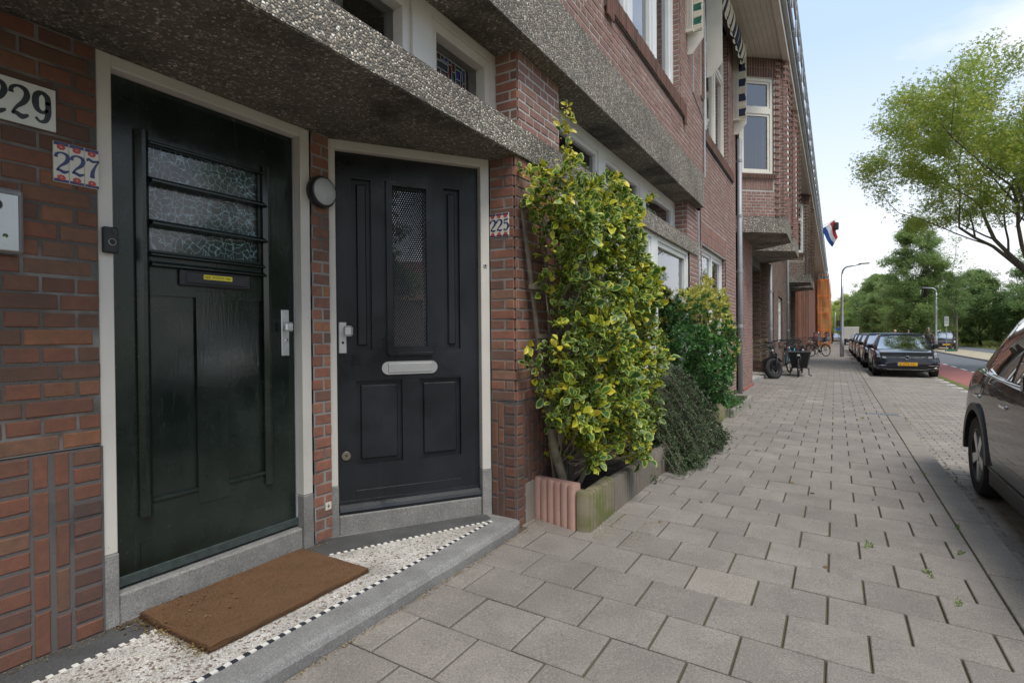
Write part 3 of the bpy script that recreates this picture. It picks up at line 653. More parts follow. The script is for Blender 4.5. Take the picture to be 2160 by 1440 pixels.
# leaded light: real cames and coloured quarries
ll = MB(); ll.T = MT; LX0, LX1, LZ0, LZ1, LY = 2.445, 2.805, 2.66, 2.955, -.082
lead = [(0, 3, 0, 3), ]; qs = [(0,2,8,10),(2,4,9,10),(4,6,8.5,10),(6,8,9,10),(8,10,9,10),(10,12,9,10),(12,14,8,10),(14,18,9,10),(18,20,7,10),(0,1,4,8),(1,3,6,8),(3,4,5,9),(1,6,4,5.6),(4,10,7,8.6),(10,12,6,9),(12,14,5.5,8),(14,17,7,9),(17,18,4,9),(6,10,5.4,7),(6,8,2,5.4),(8,14,4,5.4),(14,17,5.4,7),(1,3,2,4),(3,6,2,4),(8,10,1,4),(10,17,2,4),(18,20,4,7),(17,20,1,4)]
cols = [M_glass, plain('blue_glass', (.02, .035, .12), .12), plain('green_glass', (.015, .05, .03), .12), plain('red_glass', (.09, .022, .02), .12), plain('dark_glass', (.03, .035, .045), .12)]
fx = lambda v: LX0+(LX1-LX0)*v/20; fz = lambda v: LZ0+(LZ1-LZ0)*v/10
lw = thing('leaded_light', 'stained glass leaded panel right of the mullion above the concrete canopy', 'leaded window', (-2.0, 2.6, 2.8))
for i, (a, b, c, d) in enumerate(qs):
    boxes(MT, 'pane', cols[1+(i*7) % 4], lw, (fx(a)+.003, fx(b)-.003, LY, LY+.004, fz(c)+.003, fz(d)-.003))
    for q in ((a, b, c, c), (a, b, d, d), (a, a, c, d), (b, b, c, d)):
        ll.box(fx(q[0])-.0035, fx(q[1])+.0035, LY-.001-.0001*i, LY+.008+.0001*i, fz(q[2])-.0035, fz(q[3])+.0035)
ll.obj('lead_came', plain('lead', (.22, .22, .21), .6, .3), lw)
MG = frameM((-1.785, 0, 0), (0, 1), (1, 0))
window(MG, house, 3.66, 7.86, .80, 2.48, mull=[(4.85, 5.04), (6.09, 6.34)], fr=.09, sash=.055, out=0, dep=.09, curtain=[(3.8, 4.5), (5.25, 5.6)])
boxes(MG, 'window_sill', M_stone, house, (3.66, 7.86, .0, .08, .74, .80))
MW = frameM((-1.80, 0, 0), (0, 1), (1, 0))
window(MW, house, 4.50, 7.08, 4.27, 6.95, mull=[(5.28, 5.44), (6.16, 6.32)], fr=.10, sash=.06, out=.02, dep=.10, curtain=[(5.5, 5.75)])
boxes(None, 'conduit', M_zinc, house, (-1.70, -1.672, 7.74, 7.765, 4.63, 5.3))
MB().tube([(-1.685, 7.752, 4.64), (-1.685, 8.40, 4.50)], .013, 8).obj('conduit', M_zinc, house)
MB().tube([(-1.668, 8.43, 7.1), (-1.668, 8.43, 3.62)], .016, 8).obj('conduit', M_zinc, house)
MB().tube([(-1.752, 8.40, 3.13), (-1.752, 8.40, .05)], .015, 8).obj('conduit', M_zinc, house)
# ---- step with terrazzo
step = thing('doorstep', 'low stone step with pale terrazzo inlay in front of both doors', 'doorstep', (-2.1, 1.5, .1))
prof = [(-2.60, .02), (-1.715, .02), (-1.712, .085), (-1.722, .104), (-1.742, .1135), (-1.78, .115), (-2.60, .115)]
sm = MB(); nn = 24
ys = [-1.2+4.15*k/nn for k in range(nn+1)]+[3.0]
vs = []
for i, y in enumerate(ys):
    e = max(0, (y-2.86)/.14); 
    for (x, z) in prof: vs.append((x-(.035*e*e if x > -2 else 0)+(.003*sin(y*9)+.002*sin(y*23) if x > -1.75 else 0), y, z-(.01*e*e if z > .09 else 0)))
n = len(prof); fs = [(i*n+k, (i+1)*n+k, (i+1)*n+(k+1) % n, i*n+(k+1) % n) for i in range(len(ys)-1) for k in range(n)]+[tuple(range(n))[::-1], tuple(range((len(ys)-1)*n, len(ys)*n))]
sm.add(vs, fs); sm.obj('step_stone', M_step, step, smooth=False)
z = .1155
bd = MB(); bd.add([(-2.52, -1.2, z), (-1.9, -1.2, z), (-1.9, 2.90, z), (-1.98, 2.955, z), (-2.52, 2.15, z)], [(0, 1, 2, 3, 4)]); bd.obj('dark_border', M_border, step)
z = .1175
tr = MB(); tr.add([(-2.33, -1.2, z), (-1.865, -1.2, z), (-1.865, 2.84, z), (-2.33, 1.955, z)], [(0, 1, 2, 3)]); tr.obj('terrazzo', M_terr, step)
cw = MB(); cbk = MB(); k = 0; q = .0185; z = .1195
yy = .35
while yy < 2.84:
    (cw if k % 2 else cbk).box(-1.874, -1.856, yy, yy+q+.006, .1155, z+(k % 2)*.0002); yy += q+.006; k += 1
k = 0; yy = .3
while yy < 1.93:
    if k % 2: cw.box(-2.345, -2.325, yy, yy+q, .1155, z)
    yy += q; k += 1
dv = Vector((-1.865+2.33, 2.84-1.955)); Lh = dv.length; dv.normalize(); MC = frameM((-2.33, 1.955, 0), dv, (-dv.y, dv.x)); cw.T = MC
x = 0; k = 0
while x < Lh-.02:
    if k % 2: cw.box(x, x+q, -.002, .017, .1155, z)
    x += q; k += 1
cw.T = None; cw.obj('white_mosaic', M_white, step, kind='stuff'); cbk.obj('black_mosaic', M_black, step, kind='stuff')
# ---- door frames
def door_frame(Mt, u0, u1, label_u, zt=2.437):
    f = boxes(Mt, 'door_frame', M_cream, house, (u0, u0+.055, -.10, 0, .41, zt), (u1-.06, u1, -.10, 0, .41, zt), (u0+.055, u1-.06, -.10, 0, zt-.052, zt), bev=.003)
    b = boxes(Mt, 'stone_block', M_stone, house, (u0-.002, u0+.058, -.10, .004, .10, .409), bev=.004); boxes(Mt, 'stone_block', M_stone, house, (u1-.062, u1+.002, -.10, .004, .10, .409), bev=.004)
    boxes(Mt, 'sill_stone', M_stone, house, (u0+.058, u1-.062, -.14, -.008, .10, .232), bev=.008); return f
door_frame(M0, 1.008, 2.026, 0); door_frame(M1, -.004, 1.016, 0)
# green door
gd = link('door', None, house, label='old dark green wooden door with three patterned glass panes')
def dpart(name, mat, *bs, Mt=M0, par=None, bev=.003): return boxes(Mt, name, mat, par, *bs, bev=bev)
g = MB(); g.T = M0
cells(g, 1.066, 1.964, .245, 2.382, -.098, -.060, [(1.223, 1.75, 1.675, 2.13), (1.222, 1.424, .565, 1.474), (1.573, 1.782, .565, 1.474)]); g.obj('door_leaf', M_green, gd)
dpart('panel', M_green, (1.21, 1.435, -.093, -.0725, .55, 1.49), par=gd); dpart('panel', M_green, (1.56, 1.795, -.093, -.0725, .55, 1.49), par=gd)
for a, b in ((1.168, 1.221), (1.768, 1.816)):
    m = MB(); m.T = M0; w = b-a
    m.prism([(a, -.06), (b, -.06), (b, -.048), (b-.008, -.040), (b-w*.36, -.030), (a+w*.36, -.030), (a+.008, -.040), (a, -.048)], .515, 2.182); shade_auto(m.obj('stile_moulding', M_green, gd))
for zc, h, o in ((1.977, .034, .034), (1.792, .034, .034), (1.655, .024, .02), (1.612, .03, .026), (2.142, .02, .014)):
    m = MB(); m.T = M0; m.prism([(-.085, zc-h/2), (-.085, zc+h/2), (-.062, zc+h/2), (-.055+o*.5, zc+h*.3), (-.055+o, zc-h*.05), (-.055+o, zc-h*.28), (-.06, zc-h/2)], 1.223, 1.768, axis=0); m.obj('rail_moulding', M_green, gd)
for z0, z1 in ((1.993, 2.13), (1.81, 1.962), (1.668, 1.776)): dpart('pane', M_etched, (1.224, 1.75, -.082, -.078, z0, z1), par=gd, bev=0)
for a, b in ((1.424, 1.573),): dpart('centre_stile', M_green, (a, b, -.06, -.0565, .50, 1.505), par=gd, bev=.0015)
for u0_, u1_ in ((1.222, 1.424), (1.573, 1.782)): dpart('panel_bead', M_green, (u0_, u1_, -.0725, -.052, .562, .580), par=gd, bev=.004)
dpart('rail_line', M_green, (1.172, 1.816, -.06, -.0575, .245, .402), par=gd, bev=.0015)
dpart('drip_board', plain('weathered_green', (.045, .062, .058), .5, 0, .35, 25), (1.066, 1.964, -.06, -.046, .245, .285), par=gd, bev=.002)
dpart('hinge_strip', M_zinc, (1.957, 1.965, -.062, -.052, .25, 2.38), par=gd, bev=.001)
lb = dpart('letterbox', M_plast, (1.345, 1.692, -.06, -.040, 1.524, 1.603), par=gd, bev=.008)
dpart('flap', M_plast, (1.370, 1.668, -.040, -.034, 1.538, 1.590), par=lb, bev=.003)
dpart('sticker', M_yellow, (1.447, 1.588, -.034, -.0334, 1.560, 1.582), par=lb, bev=0)
Tm = M0 @ Matrix.Translation((1.451, -.0332, 1.5655)); text('NEE', Tm, .016, M_ink, lb, 'lettering', .0003); text('NEE', M0 @ Matrix.Translation((1.553, -.0332, 1.5655)), .016, M_ink, lb, 'lettering', .0003)
for zq in (1.5735, 1.5685): dpart('small_print', M_ink, (1.489, 1.547, -.0334, -.0330, zq, zq+.0018), par=lb, bev=0)
hp = dpart('handle', M_alu, (1.873, 1.920, -.06, -.048, 1.184, 1.434), par=gd, bev=.003)
dpart('knob', M_alu, (1.868, 1.916, -.022, -.002, 1.316, 1.366), par=hp, bev=.008); dpart('knob_neck', M_alu, (1.884, 1.904, -.048, -.022, 1.330, 1.352), par=hp, bev=.003)
def disc(Mt, name, mat, par, u_, z_, r, d0, d1, n=20, inner=None):
    m = MB(); T = Mt @ Matrix.Translation((u_, 0, z_)) @ Matrix(((1,0,0,0),(0,0,1,0),(0,-1,0,0),(0,0,0,1)))
    m.lathe([(r, d0), (r, d1-.002), (r-.002, d1)], n, T); return shade_auto(m.obj(name, mat, par))
disc(M0, 'lock_cylinder', M_chrome, hp, 1.903, 1.268, .010, -.048, -.044); disc(M0, 'keyhole', M_ink, hp, 1.903, 1.271, .004, -.044, -.0437, 10)
disc(M0, 'peep_hole', M_dull, gd, 1.893, 1.766, .010, -.06, -.054)
# black door
bdoor = link('door', None, house, label='newer matt black door with a mesh-covered glass and a silver letterbox')
q1 = lambda name, mat, *bs, par=None, bev=.003: boxes(M1, name, mat, par, *bs, bev=bev)
g = MB(); g.T = M1
cells(g, .058, .953, .238, 2.382, -.090, -.050, [(.150, .263, 1.204, 2.232), (.722, .828, 1.204, 2.232), (.165, .445, .514, 1.018), (.553, .828, .514, 1.018), (.39, .60, 1.225, 2.207)]); g.obj('door_leaf', M_anth, bdoor)
for a, b, c, d in ((.150, .263, 1.204, 2.232), (.722, .828, 1.204, 2.232), (.165, .445, .514, 1.018), (.553, .828, .514, 1.018)):
    q1('panel', M_anth, (a-.005, b+.005, -.088, -.074, c-.005, d+.005), par=bdoor, bev=0); i_ = .028
    q1('raised_panel', M_anth, (a+i_, b-i_, -.074, -.058, c+i_, d-i_), par=bdoor, bev=.006)
m = MB(); m.T = M1; cells(m, .352, .638, 1.167, 2.24, -.050, -.028, [(.388, .602, 1.222, 2.21)]); m.obj('glass_frame', M_anth, bdoor)
q1('glass_frame_lip', M_anth, (.352, .638, -.028, -.020, 1.167, 1.187), par=bdoor, bev=.003)
q1('pane', glassm('dark_door_glass', (.10, .11, .12), .34), (.388, .602, -.080, -.078, 1.222, 2.21), par=bdoor, bev=0)
gm = MB(); gm.T = M1; px, pz = .0145, .027; cx0, cx1, cz0, cz1 = .388, .602, 1.222, 2.21
for sgn in (1, -1):
    k = -80
    while k < 120:
        # line: z = cz0 + sgn*(x - x0)*pz/px
        x0_ = cx0+k*px*1.0; pts_ = []
        for (xx) in (cx0, cx1):
            zz = cz0+sgn*(xx-x0_)*pz/px; pts_.append((xx, zz))
        (xa, za), (xb, zb) = pts_
        def clip(xa, za, xb, zb):
            t0, t1 = 0., 1.; dz = zb-za
            for lim, s_ in ((cz0, 1), (cz1, -1)):
                fa, fb = s_*(za-lim), s_*(zb-lim)
                if fa < 0 and fb < 0: return None
                if fa < 0: t0 = max(t0, fa/(fa-fb))
                elif fb < 0: t1 = min(t1, fa/(fa-fb))
            return None if t0 >= t1 else (xa+(xb-xa)*t0, za+dz*t0, xa+(xb-xa)*t1, za+dz*t1)
        c_ = clip(xa, za, xb, zb)
        if c_:
            d_ = Vector((c_[2]-c_[0], c_[3]-c_[1])).normalized(); n_ = Vector((-d_.y, d_.x))*.0026; yb = -.052 if sgn > 0 else -.0535
            gm.add([(c_[0]+n_.x, yb, c_[1]+n_.y), (c_[2]+n_.x, yb, c_[3]+n_.y), (c_[2]-n_.x, yb+.002, c_[3]-n_.y), (c_[0]-n_.x, yb+.002, c_[1]-n_.y)], [(0, 1, 2, 3)])
        k += 1
gm.obj('mesh_grille', M_plast, bdoor, kind='stuff')
for a, b, c, d in ((.150, .828, 1.186, 1.190),): q1('rail_line', M_anth, (a, b, -.05, -.0485, 1.025, 1.186), par=bdoor, bev=.001)
q1('rail_line', M_anth, (.160, .828, -.05, -.0475, .300, .360), par=bdoor, bev=.001)
m = MB(); m.T = M1; m.prism([(-.05, .240), (-.05, .305), (-.04, .302), (-.038, .285), (-.018, .268), (-.010, .250), (-.012, .236)], .062, .950, axis=0); m.obj('weather_bar', M_anth, bdoor)
def capsule(m, u0, u1, z0, z1, d0, d1, n=10):
    r = (z1-z0)/2; pts = [(u1-r+r*cos(a), (z0+z1)/2+r*sin(a)) for a in [(-pi/2+pi*k/n) for k in range(n+1)]]+[(u0+r-r*cos(a), (z0+z1)/2-r*sin(a)) for a in [(-pi/2+pi*k/n) for k in range(n+1)]]
    return m.prism(pts, d0, d1, axis=1)
m = MB(); m.T = M1; capsule(m, .318, .669, 1.051, 1.131, -.05, -.040); slb = shade_auto(m.obj('letterbox', M_alu, bdoor), 30)
q1('flap', M_alu, (.358, .632, -.040, -.0345, 1.063, 1.119), par=slb, bev=.002)
hp = q1('handle', M_alu, (.066, .113, -.05, -.038, 1.186, 1.373), par=bdoor, bev=.004); q1('knob', M_alu, (.088, .143, -.012, .006, 1.288, 1.350), par=hp, bev=.010); q1('knob_neck', M_alu, (.088, .108, -.038, -.012, 1.305, 1.33), par=hp, bev=.003)
disc(M1, 'keyhole', M_dull, hp, .090, 1.250, .008, -.038, -.0365, 12)
disc(M1, 'lock', plain('bronze', (.30, .27, .22), .35, .8), bdoor, .103, .574, .027, -.05, -.040); disc(M1, 'keyhole', M_ink, bdoor, .103, .576, .007, -.040, -.0395, 10)
# ---- things fixed to the wall
def sign_tiles(num, Mt, x0, z0, label, loc):
    t = thing('house_number_sign', label, 'number sign', loc)
    for i, ch in enumerate(num):
        a = x0+i*.0490; tl = boxes(Mt, 'tile', M_tileglaze, t, (a+.0006, a+.0486, .008, .019, z0, z0+.152), bev=.0015)
        boxes(Mt, 'blue_corner', M_blue, tl, (a+.002, a+.0472, .019, .0194, z0+.138, z0+.1505)); boxes(Mt, 'blue_corner', M_blue, tl, (a+.002, a+.0472, .019, .0194, z0+.0015, z0+.012))
        for zc in (z0+.132, z0+.018):
            m = MB(); 
            for k in range(7):
                an = 2*pi*k/7; T = Mt @ Matrix.Translation((a+.0246+.009*cos(an), 0, zc+.0062*sin(an))) @ Matrix(((1,0,0,0),(0,0,1,0),(0,-1,0,0),(0,0,0,1))); m.lathe([(.0052, .0192), (.0052, .0200+.0001*k)], 8, T)
            m.obj('red_flower', M_redf, tl)
        digits(ch, Mt @ Matrix.Translation((0, .019, 0)), a+.0058, z0+.037, .076, 0, M_blue, t, 0, .0012, 1.25)
    return t
sign_tiles('227', M0, .862, 1.873, 'blue 227 number tiles with red flowers between the corner bricks and the green door frame', (-2.5, .93, 1.95))
sign_tiles('225', M3, .002, 1.925, 'blue 225 number tiles with red flowers right of the black door', (-1.87, 2.98, 2.0))
s9 = thing('house_number_plate', 'white enamel plate with bold black 229 at the top left of the brick wall', 'number plate', (-2.5, .64, 2.13))
boxes(M0, 'plate', M_signw, s9, (.420, .873, .012, .020, 2.055, 2.210), bev=.002)
for q_, ch in enumerate('229'):
    m = MB(); m.T = M0 @ Matrix.Translation((.678+q_*.0625, .020, 2.077)) @ Matrix.Diagonal((.092, 1, .112, 1))
    for pts, ws in DIG[ch]: stroke(m, pts, [w*1.35 for w in ws], 0, .0015)
    m.obj('digit', M_ink, s9)
ic = thing('intercom', 'silver metal intercom panel with a camera eye cut by the left edge', 'intercom', (-2.47, .66, 1.7))
boxes(M0, 'hood', plain('grey_plastic', (.22, .22, .22), .5), ic, (.50, .768, .006, .040, 1.585, 1.812), bev=.008); boxes(M0, 'panel', M_alu, ic, (.51, .752, .040, .052, 1.592, 1.79), bev=.003)
disc(M0, 'camera_eye', M_plast, ic, .688, 1.748, .019, .052, .056); disc(M0, 'eye_ring', M_chrome, ic, .688, 1.748, .022, .0515, .0535); disc(M0, 'call_button', M_chrome, ic, .714, 1.643, .008, .052, .055)
for k in range(5): boxes(M0, 'speaker_slot', M_ink, ic, (.655, .700-.004*k, .052, .0524, 1.705-.008*k, 1.7075-.008*k))
db = thing('video_doorbell', 'small black video doorbell on the left jamb of the green door', 'doorbell', (-2.51, 1.04, 1.68))
boxes(M0, 'case', M_plast, db, (1.020, 1.071, 0, .026, 1.628, 1.732), bev=.004); disc(M0, 'button', M_dull, db, 1.048, 1.672, .012, .026, .029); disc(M0, 'button_ring', M_alu, db, 1.048, 1.672, .0135, .0262, .0275); disc(M0, 'lens', M_ink, db, 1.048, 1.71, .006, .026, .028)
bl = thing('push_bell', 'tiny round bell push on the right jamb of the black door', 'doorbell', (-1.96, 2.95, 1.74))
disc(M1, 'base', M_alu, bl, .985, 1.743, .014, 0, .006); disc(M1, 'button', M_dull, bl, .985, 1.743, .006, .006, .009)
lm = thing('wall_lamp', 'round black bulkhead lamp with opal glass between the two doors', 'wall lamp', (-2.48, 2.08, 2.1))
def bowl(Mt, name, mat, par, u_, z_, prof, n=32):
    m = MB(); T = Mt @ Matrix.Translation((u_, 0, z_)) @ Matrix(((1,0,0,0),(0,0,1,0),(0,-1,0,0),(0,0,0,1))); m.lathe(prof, n, T); return shade_auto(m.obj(name, mat, par), 40)
ML = frameM((-2.52, 0, 0), (0, 1), (1, 0))
bowl(M0, 'housing', M_plast, lm, 2.083, 2.102, [(.082, .002), (.088, .02), (.089, .045), (.083, .055), (.076, .056)]); bowl(M0, 'opal_glass', M_opal, lm, 2.083, 2.102, [(.0765, .050), (.074, .060), (.060, .068), (.03, .072), (.001, .073)])
bowl(M0, 'motion_sensor', M_opal, lm, 2.090, 2.052, [(.016, .058), (.015, .066), (.008, .073), (.001, .075)], 16)
gp = thing('marker_plate', 'small square gas marker plate low on the bricks between the doors', 'plate', (-2.51, 2.10, .32))
boxes(M0, 'plate', M_tileglaze, gp, (2.098, 2.140, .013, .016, .292, .336), bev=.001); boxes(M0, 'cross', M_dull, gp, (2.117, 2.121, .016, .0165, .302, .326), (2.111, 2.128, .0162, .0168, .312, .316))
# ---- doormat
dm = MB(); dm.bbox(-2.495, -1.985, 1.13, 1.925, .1195, .139, .004)
bmx = bmesh.new(); mm = dm.mesh('doormat', M_coir); bmx.from_mesh(mm); bmesh.ops.subdivide_edges(bmx, edges=bmx.edges[:], cuts=14, use_grid_fill=True)
for v in bmx.verts:
    q = sin(v.co.y*23+v.co.x*17)*.003+random.uniform(-.0018, .0018); v.co.x += q; v.co.y += random.uniform(-.002, .002)
    if v.co.z > .13: v.co.z += random.uniform(-.002, .002)+(.004*sin(v.co.x*12) if v.co.y < 1.2 else 0)
bmx.to_mesh(mm); bmx.free(); mat_o = thing('doormat', 'brown coir doormat lying on the step before the green door', 'doormat', (-2.24, 1.53, .12)); link('backing', mm, mat_o)
# ------------------------------------------------------------------ second house
X2 = -1.74
def MY(x): return frameM((x, 0, 0), (0, 1), (1, 0))
def upright(W, Mt, u0, u1, z, h, mat, out=.0, w=.052, p=.0605, rnd=.004):
    u = u0
    while u+w <= u1+.01:
        W.one(Mt @ Matrix.Translation((0, out, 0)), u, z, w, h, mat, out=random.uniform(0, rnd)); u += p
def core_box(parent, y0, y1, x=-2.2, top=7.6, extra=()):
    m = MB(); m.box(-9, -4.2, y0, y1, 0, top); m.box(-4.2, x, y0, y1, 7.15, top); m.box(-4.2, -1.95, y0, y1, 3.2, 3.5); m.box(-4.2, x-.12, y1-.06, y1, 0, 7.2)
    for e in extra: m.box(*e)
    m.obj('core', bpy.data.materials['dark_plaster'], parent)
h2 = thing('brick_house', 'second brick house with a grey downpipe and blue striped awning above', 'house', (X2, 10, 0))
W2 = Wall(h2); M2 = MY(X2)
W2.region(M2, 8.46, 11.78, 0, 7.15, M_brick_up, M_mortar_up, holes=[(8.52, 10.62, .9, 3.0), (8.50, 10.95, 4.42, 6.95), (8.5, 11.5, 4.22, 4.42)], seed=21)
W2.region(MY(-1.86), 11.78, 12.35, 0, 7.15, M_brick_dark, M_mortar_up, seed=22)
for z in (2.68, 2.85): upright(W2, M2, 8.50, 10.65, z, .155, M_brick_up)
upright(W2, M2, 8.46, 11.35, 4.24, .17, M_brick_dark, .04)
for a, b, c, d in ((8.52, 10.64, 2.66, 3.01),): boxes(M2, 'lintel_mortar', M_mortar_up, h2, (a, b, -.03, .006, c, d))
boxes(M2, 'sill_core', M_mortar_dark, h2, (8.46, 11.33, -.05, .035, 4.23, 4.40))
W2.region(frameM((-1.745, 10.95, 0), (-1, 0), (0, -1)), 0, .12, 4.42, 6.95, M_brick_up, M_mortar_up, seed=24, pattern='run')
W2.region(frameM((-1.745, 10.62, 0), (-1, 0), (0, -1)), 0, .12, .9, 3.0, M_brick_up, M_mortar_up, seed=25, pattern='run')
W2.build(120)
window(MY(-1.80), h2, 8.48, 10.60, .88, 2.67, fr=.07, sash=.05, out=0, dep=.06, mull=[(9.6, 9.68)], curtain=[(10.0, 10.5)])
window(MY(-1.84), h2, 8.46, 10.93, 4.41, 6.97, mull=[(9.2, 9.3), (10.0, 10.1)], trans=[(6.0, 6.08)], fr=.08, sash=.05, out=.03, dep=.08, mat=M_ivory, curtain=[(9.35, 9.6)])
core_box(h2, 8.46, 12.36, -1.9)
# downpipes: things of their own
def downpipe(x, y, z0, z1, label, r=.05):
    t = thing('downpipe', label, 'downpipe', (x, y, z0), group='grey downpipes along the terrace')
    MB().tube([(x, y, z0), (x, y, z1)], r, 14).obj('pipe', M_zinc, t, smooth=False); t.children[0].data.polygons.foreach_set('use_smooth', [True]*len(t.children[0].data.polygons))
    z = z0+1.4
    while z < z1:
        m = MB(); m.lathe([(r, z-.035), (r+.006, z-.03), (r+.006, z+.03), (r, z+.035)], 14, Matrix.Translation((x, y, 0))); m.box(x-.16, x, y-.008, y+.008, z-.01, z+.01); m.obj('bracket', M_zinc, t); z += 1.15
    return t
downpipe(-1.71, 12.18, .05, 5.35, 'nearest grey downpipe, between the striped awning and the bushes')
# ------------------------------------------------------------------ houses with canted bays
def seg(a, b): return math.hypot(b[0]-a[0], b[1]-a[1])
def bay(parent, W, y0, fine=True, bm=None):
    bm = bm or M_brick_up
    A, B, C, E_ = (X2, y0), (-.905, y0+.70), (-.905, y0+2.19), (X2, y0+2.95)
    for k, (P, Q) in enumerate(((A, B), (B, C), (C, E_))):
        u = Vector((Q[0]-P[0], Q[1]-P[1])); Ls = u.length; n = Vector((u.y, -u.x)); Mt = frameM((P[0], P[1], 0), u, n)
        if k == 0: holes = [(.0, .80, 4.685, 6.73), (0, Ls, 6.73, 7.15), (0, .81, 4.345, 4.685)]
        elif k == 1: holes = [(.25, Ls-.25, 4.4, 6.9)]
        else: holes = [(.3, .95, 4.4, 6.9)]
        W.region(Mt, 0, Ls, 3.79, 7.15, bm, M_mortar_up, holes=holes, seed=int(y0*10)+k)
        if k == 0:
            upright(W, Mt, .0, Ls, 6.74, .20, M_brick_dark); upright(W, Mt, 0, Ls, 6.945, .20, M_brick_dark)
            upright(W, Mt, .0, .83, 4.585, .10, M_brick_dark, .05); upright(W, Mt, .0, .80, 4.35, .225, bm)
            boxes(Mt, 'lintel_mortar', M_mortar_up, parent, (0, Ls, -.03, .007, 6.73, 7.15), (0, .82, -.03, .007, 4.345, 4.60), (0, .82, -.02, .045, 4.59, 4.67))
            window(Mt, parent, .02, .80, 4.69, 6.73, fr=.065, sash=.05, trans=[(5.98, 6.09)], out=-.02, dep=.07, mat=M_ivory if y0 < 14 else M_upvc)
        elif k == 1: window(Mt, parent, .25, Ls-.25, 4.4, 6.9, fr=.07, sash=.05, out=-.02, dep=.07)
        else: window(Mt, parent, .3, .95, 4.4, 6.9, fr=.07, sash=.05, out=-.02, dep=.07)
        # toothed brick corners
        for i in range(50):
            z = 3.80+i*.0668
            if z > 7.08: break
            for (uu, s_) in (((Ls, 1),) if k == 0 else ((0, -1), (Ls, 1)) if k == 1 else ((0, -1),)):
                j = (i+(k if s_ > 0 else k+1)) % 2
                if j: W.items.append((Mt @ Matrix.Translation((uu-(.11 if s_ > 0 else -.0), .035, 0)), 0, z, .115, .056, bm, random.random(), .028))
                else: W.items.append((Mt @ Matrix.Translation((uu-(.26 if s_ > 0 else -.16), .0, 0)), 0, z, .10, .056, bm, random.random(), .03))
    # slab
    n_ = lambda p, o: (p[0]+o, p[1])
    sl_ = MB(); sl_.prism([(-2.2, y0+.0), (X2, y0), (-.895, y0+.695), (-.895, y0+2.195), (X2, y0+2.955), (-2.2, y0+2.955)], 3.45, 3.79); sl_.obj('bay_slab', M_agg_far, parent)
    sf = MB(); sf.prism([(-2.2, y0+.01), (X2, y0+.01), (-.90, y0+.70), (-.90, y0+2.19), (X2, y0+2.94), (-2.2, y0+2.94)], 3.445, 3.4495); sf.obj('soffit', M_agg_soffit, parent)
def bay_house(y0, label, wallm, col=None):
    t = thing('brick_house', label, 'house', (X2, y0+3, 0)); Wn = Wall(t); Mt = MY(X2)
    bay(t, Wn, y0, bm=col); bay(t, Wn, y0+3.0, bm=col)
    Wn.region(Mt, y0, y0+1.95, 0, 3.45, wallm, M_mortar, seed=int(y0))
    a, b = y0+1.95, y0+5.80
    mortar = M_mortar
    FW = frameM((-3.0, b-.02, 0), (1, 0), (0, -1))           # far side of the porch, it faces the camera
    Wn.region(FW, 0, 1.26, 1.15, 3.45, M_brick_brown, M_mortar, seed=int(y0)+5); Wn.region(FW, 0, 1.26, .1, .45, M_brick_brown, M_mortar, seed=int(y0)+6)
    Wn.region(FW, 0, 1.26, .45, 1.15, M_brick_yel, M_mortar_up, seed=int(y0)+7)
    for i in range(46):
        if i % 2 == 0: W_ = Wn.items.append((FW @ Matrix.Translation((.86, .0, 0)), 0, .14+i*.0705, .17, .06, M_brick_dark, random.random(), .05))
        else: Wn.items.append((FW @ Matrix.Translation((1.10, .0, 0)), 0, .14+i*.0705, .12, .06, M_brick_brown, random.random(), .03))
    Wn.region(Mt, b, y0+6.0, 0, 3.45, wallm, M_mortar, seed=int(y0)+8)
    m = MB(); m.box(-3.05, -3.0, a-.2, b+.1, 0, 3.45); m.box(-3.0, X2-.02, a-.06, a-.01, 0, 3.45); m.obj('porch_wall', M_brick_dark, t)
    boxes(None, 'door', M_green, t, (-3.0, -2.96, a+.4, a+1.3, .15, 2.3), (-3.0, -2.96, a+2.1, a+3.0, .15, 2.3)); boxes(None, 'corner_mortar', M_mortar_up, t, (X2-.02, X2+.012, a-.012, a+.003, .12, 3.44))
    boxes(None, 'porch_step', M_step, t, (-3.0, -1.715, a+.05, b, -.05, .13)); boxes(None, 'terrazzo', M_terr, t, (-3.0, -1.80, a+.05, b-.01, .13, .133))
    boxes(None, 'red_step', M_redstep, t, (-2.0, -1.70, y0+.3, a+.05, -.05, .10), bev=.008)
    Wn.build(60 if y0 < 20 else 0); core_box(t, y0-.0, y0+6.0, -1.8, extra=[(-4.2, -3.05, y0, y0+6, 0, 3.5)]); return t
bay_house(12.33, 'brick house whose pair of canted bays overhangs the dark porch by the bikes', M_brick_up)
bay_house(25.35, 'farther brown brick house with a second pair of canted bays', M_brick_brown, M_brick_brown)
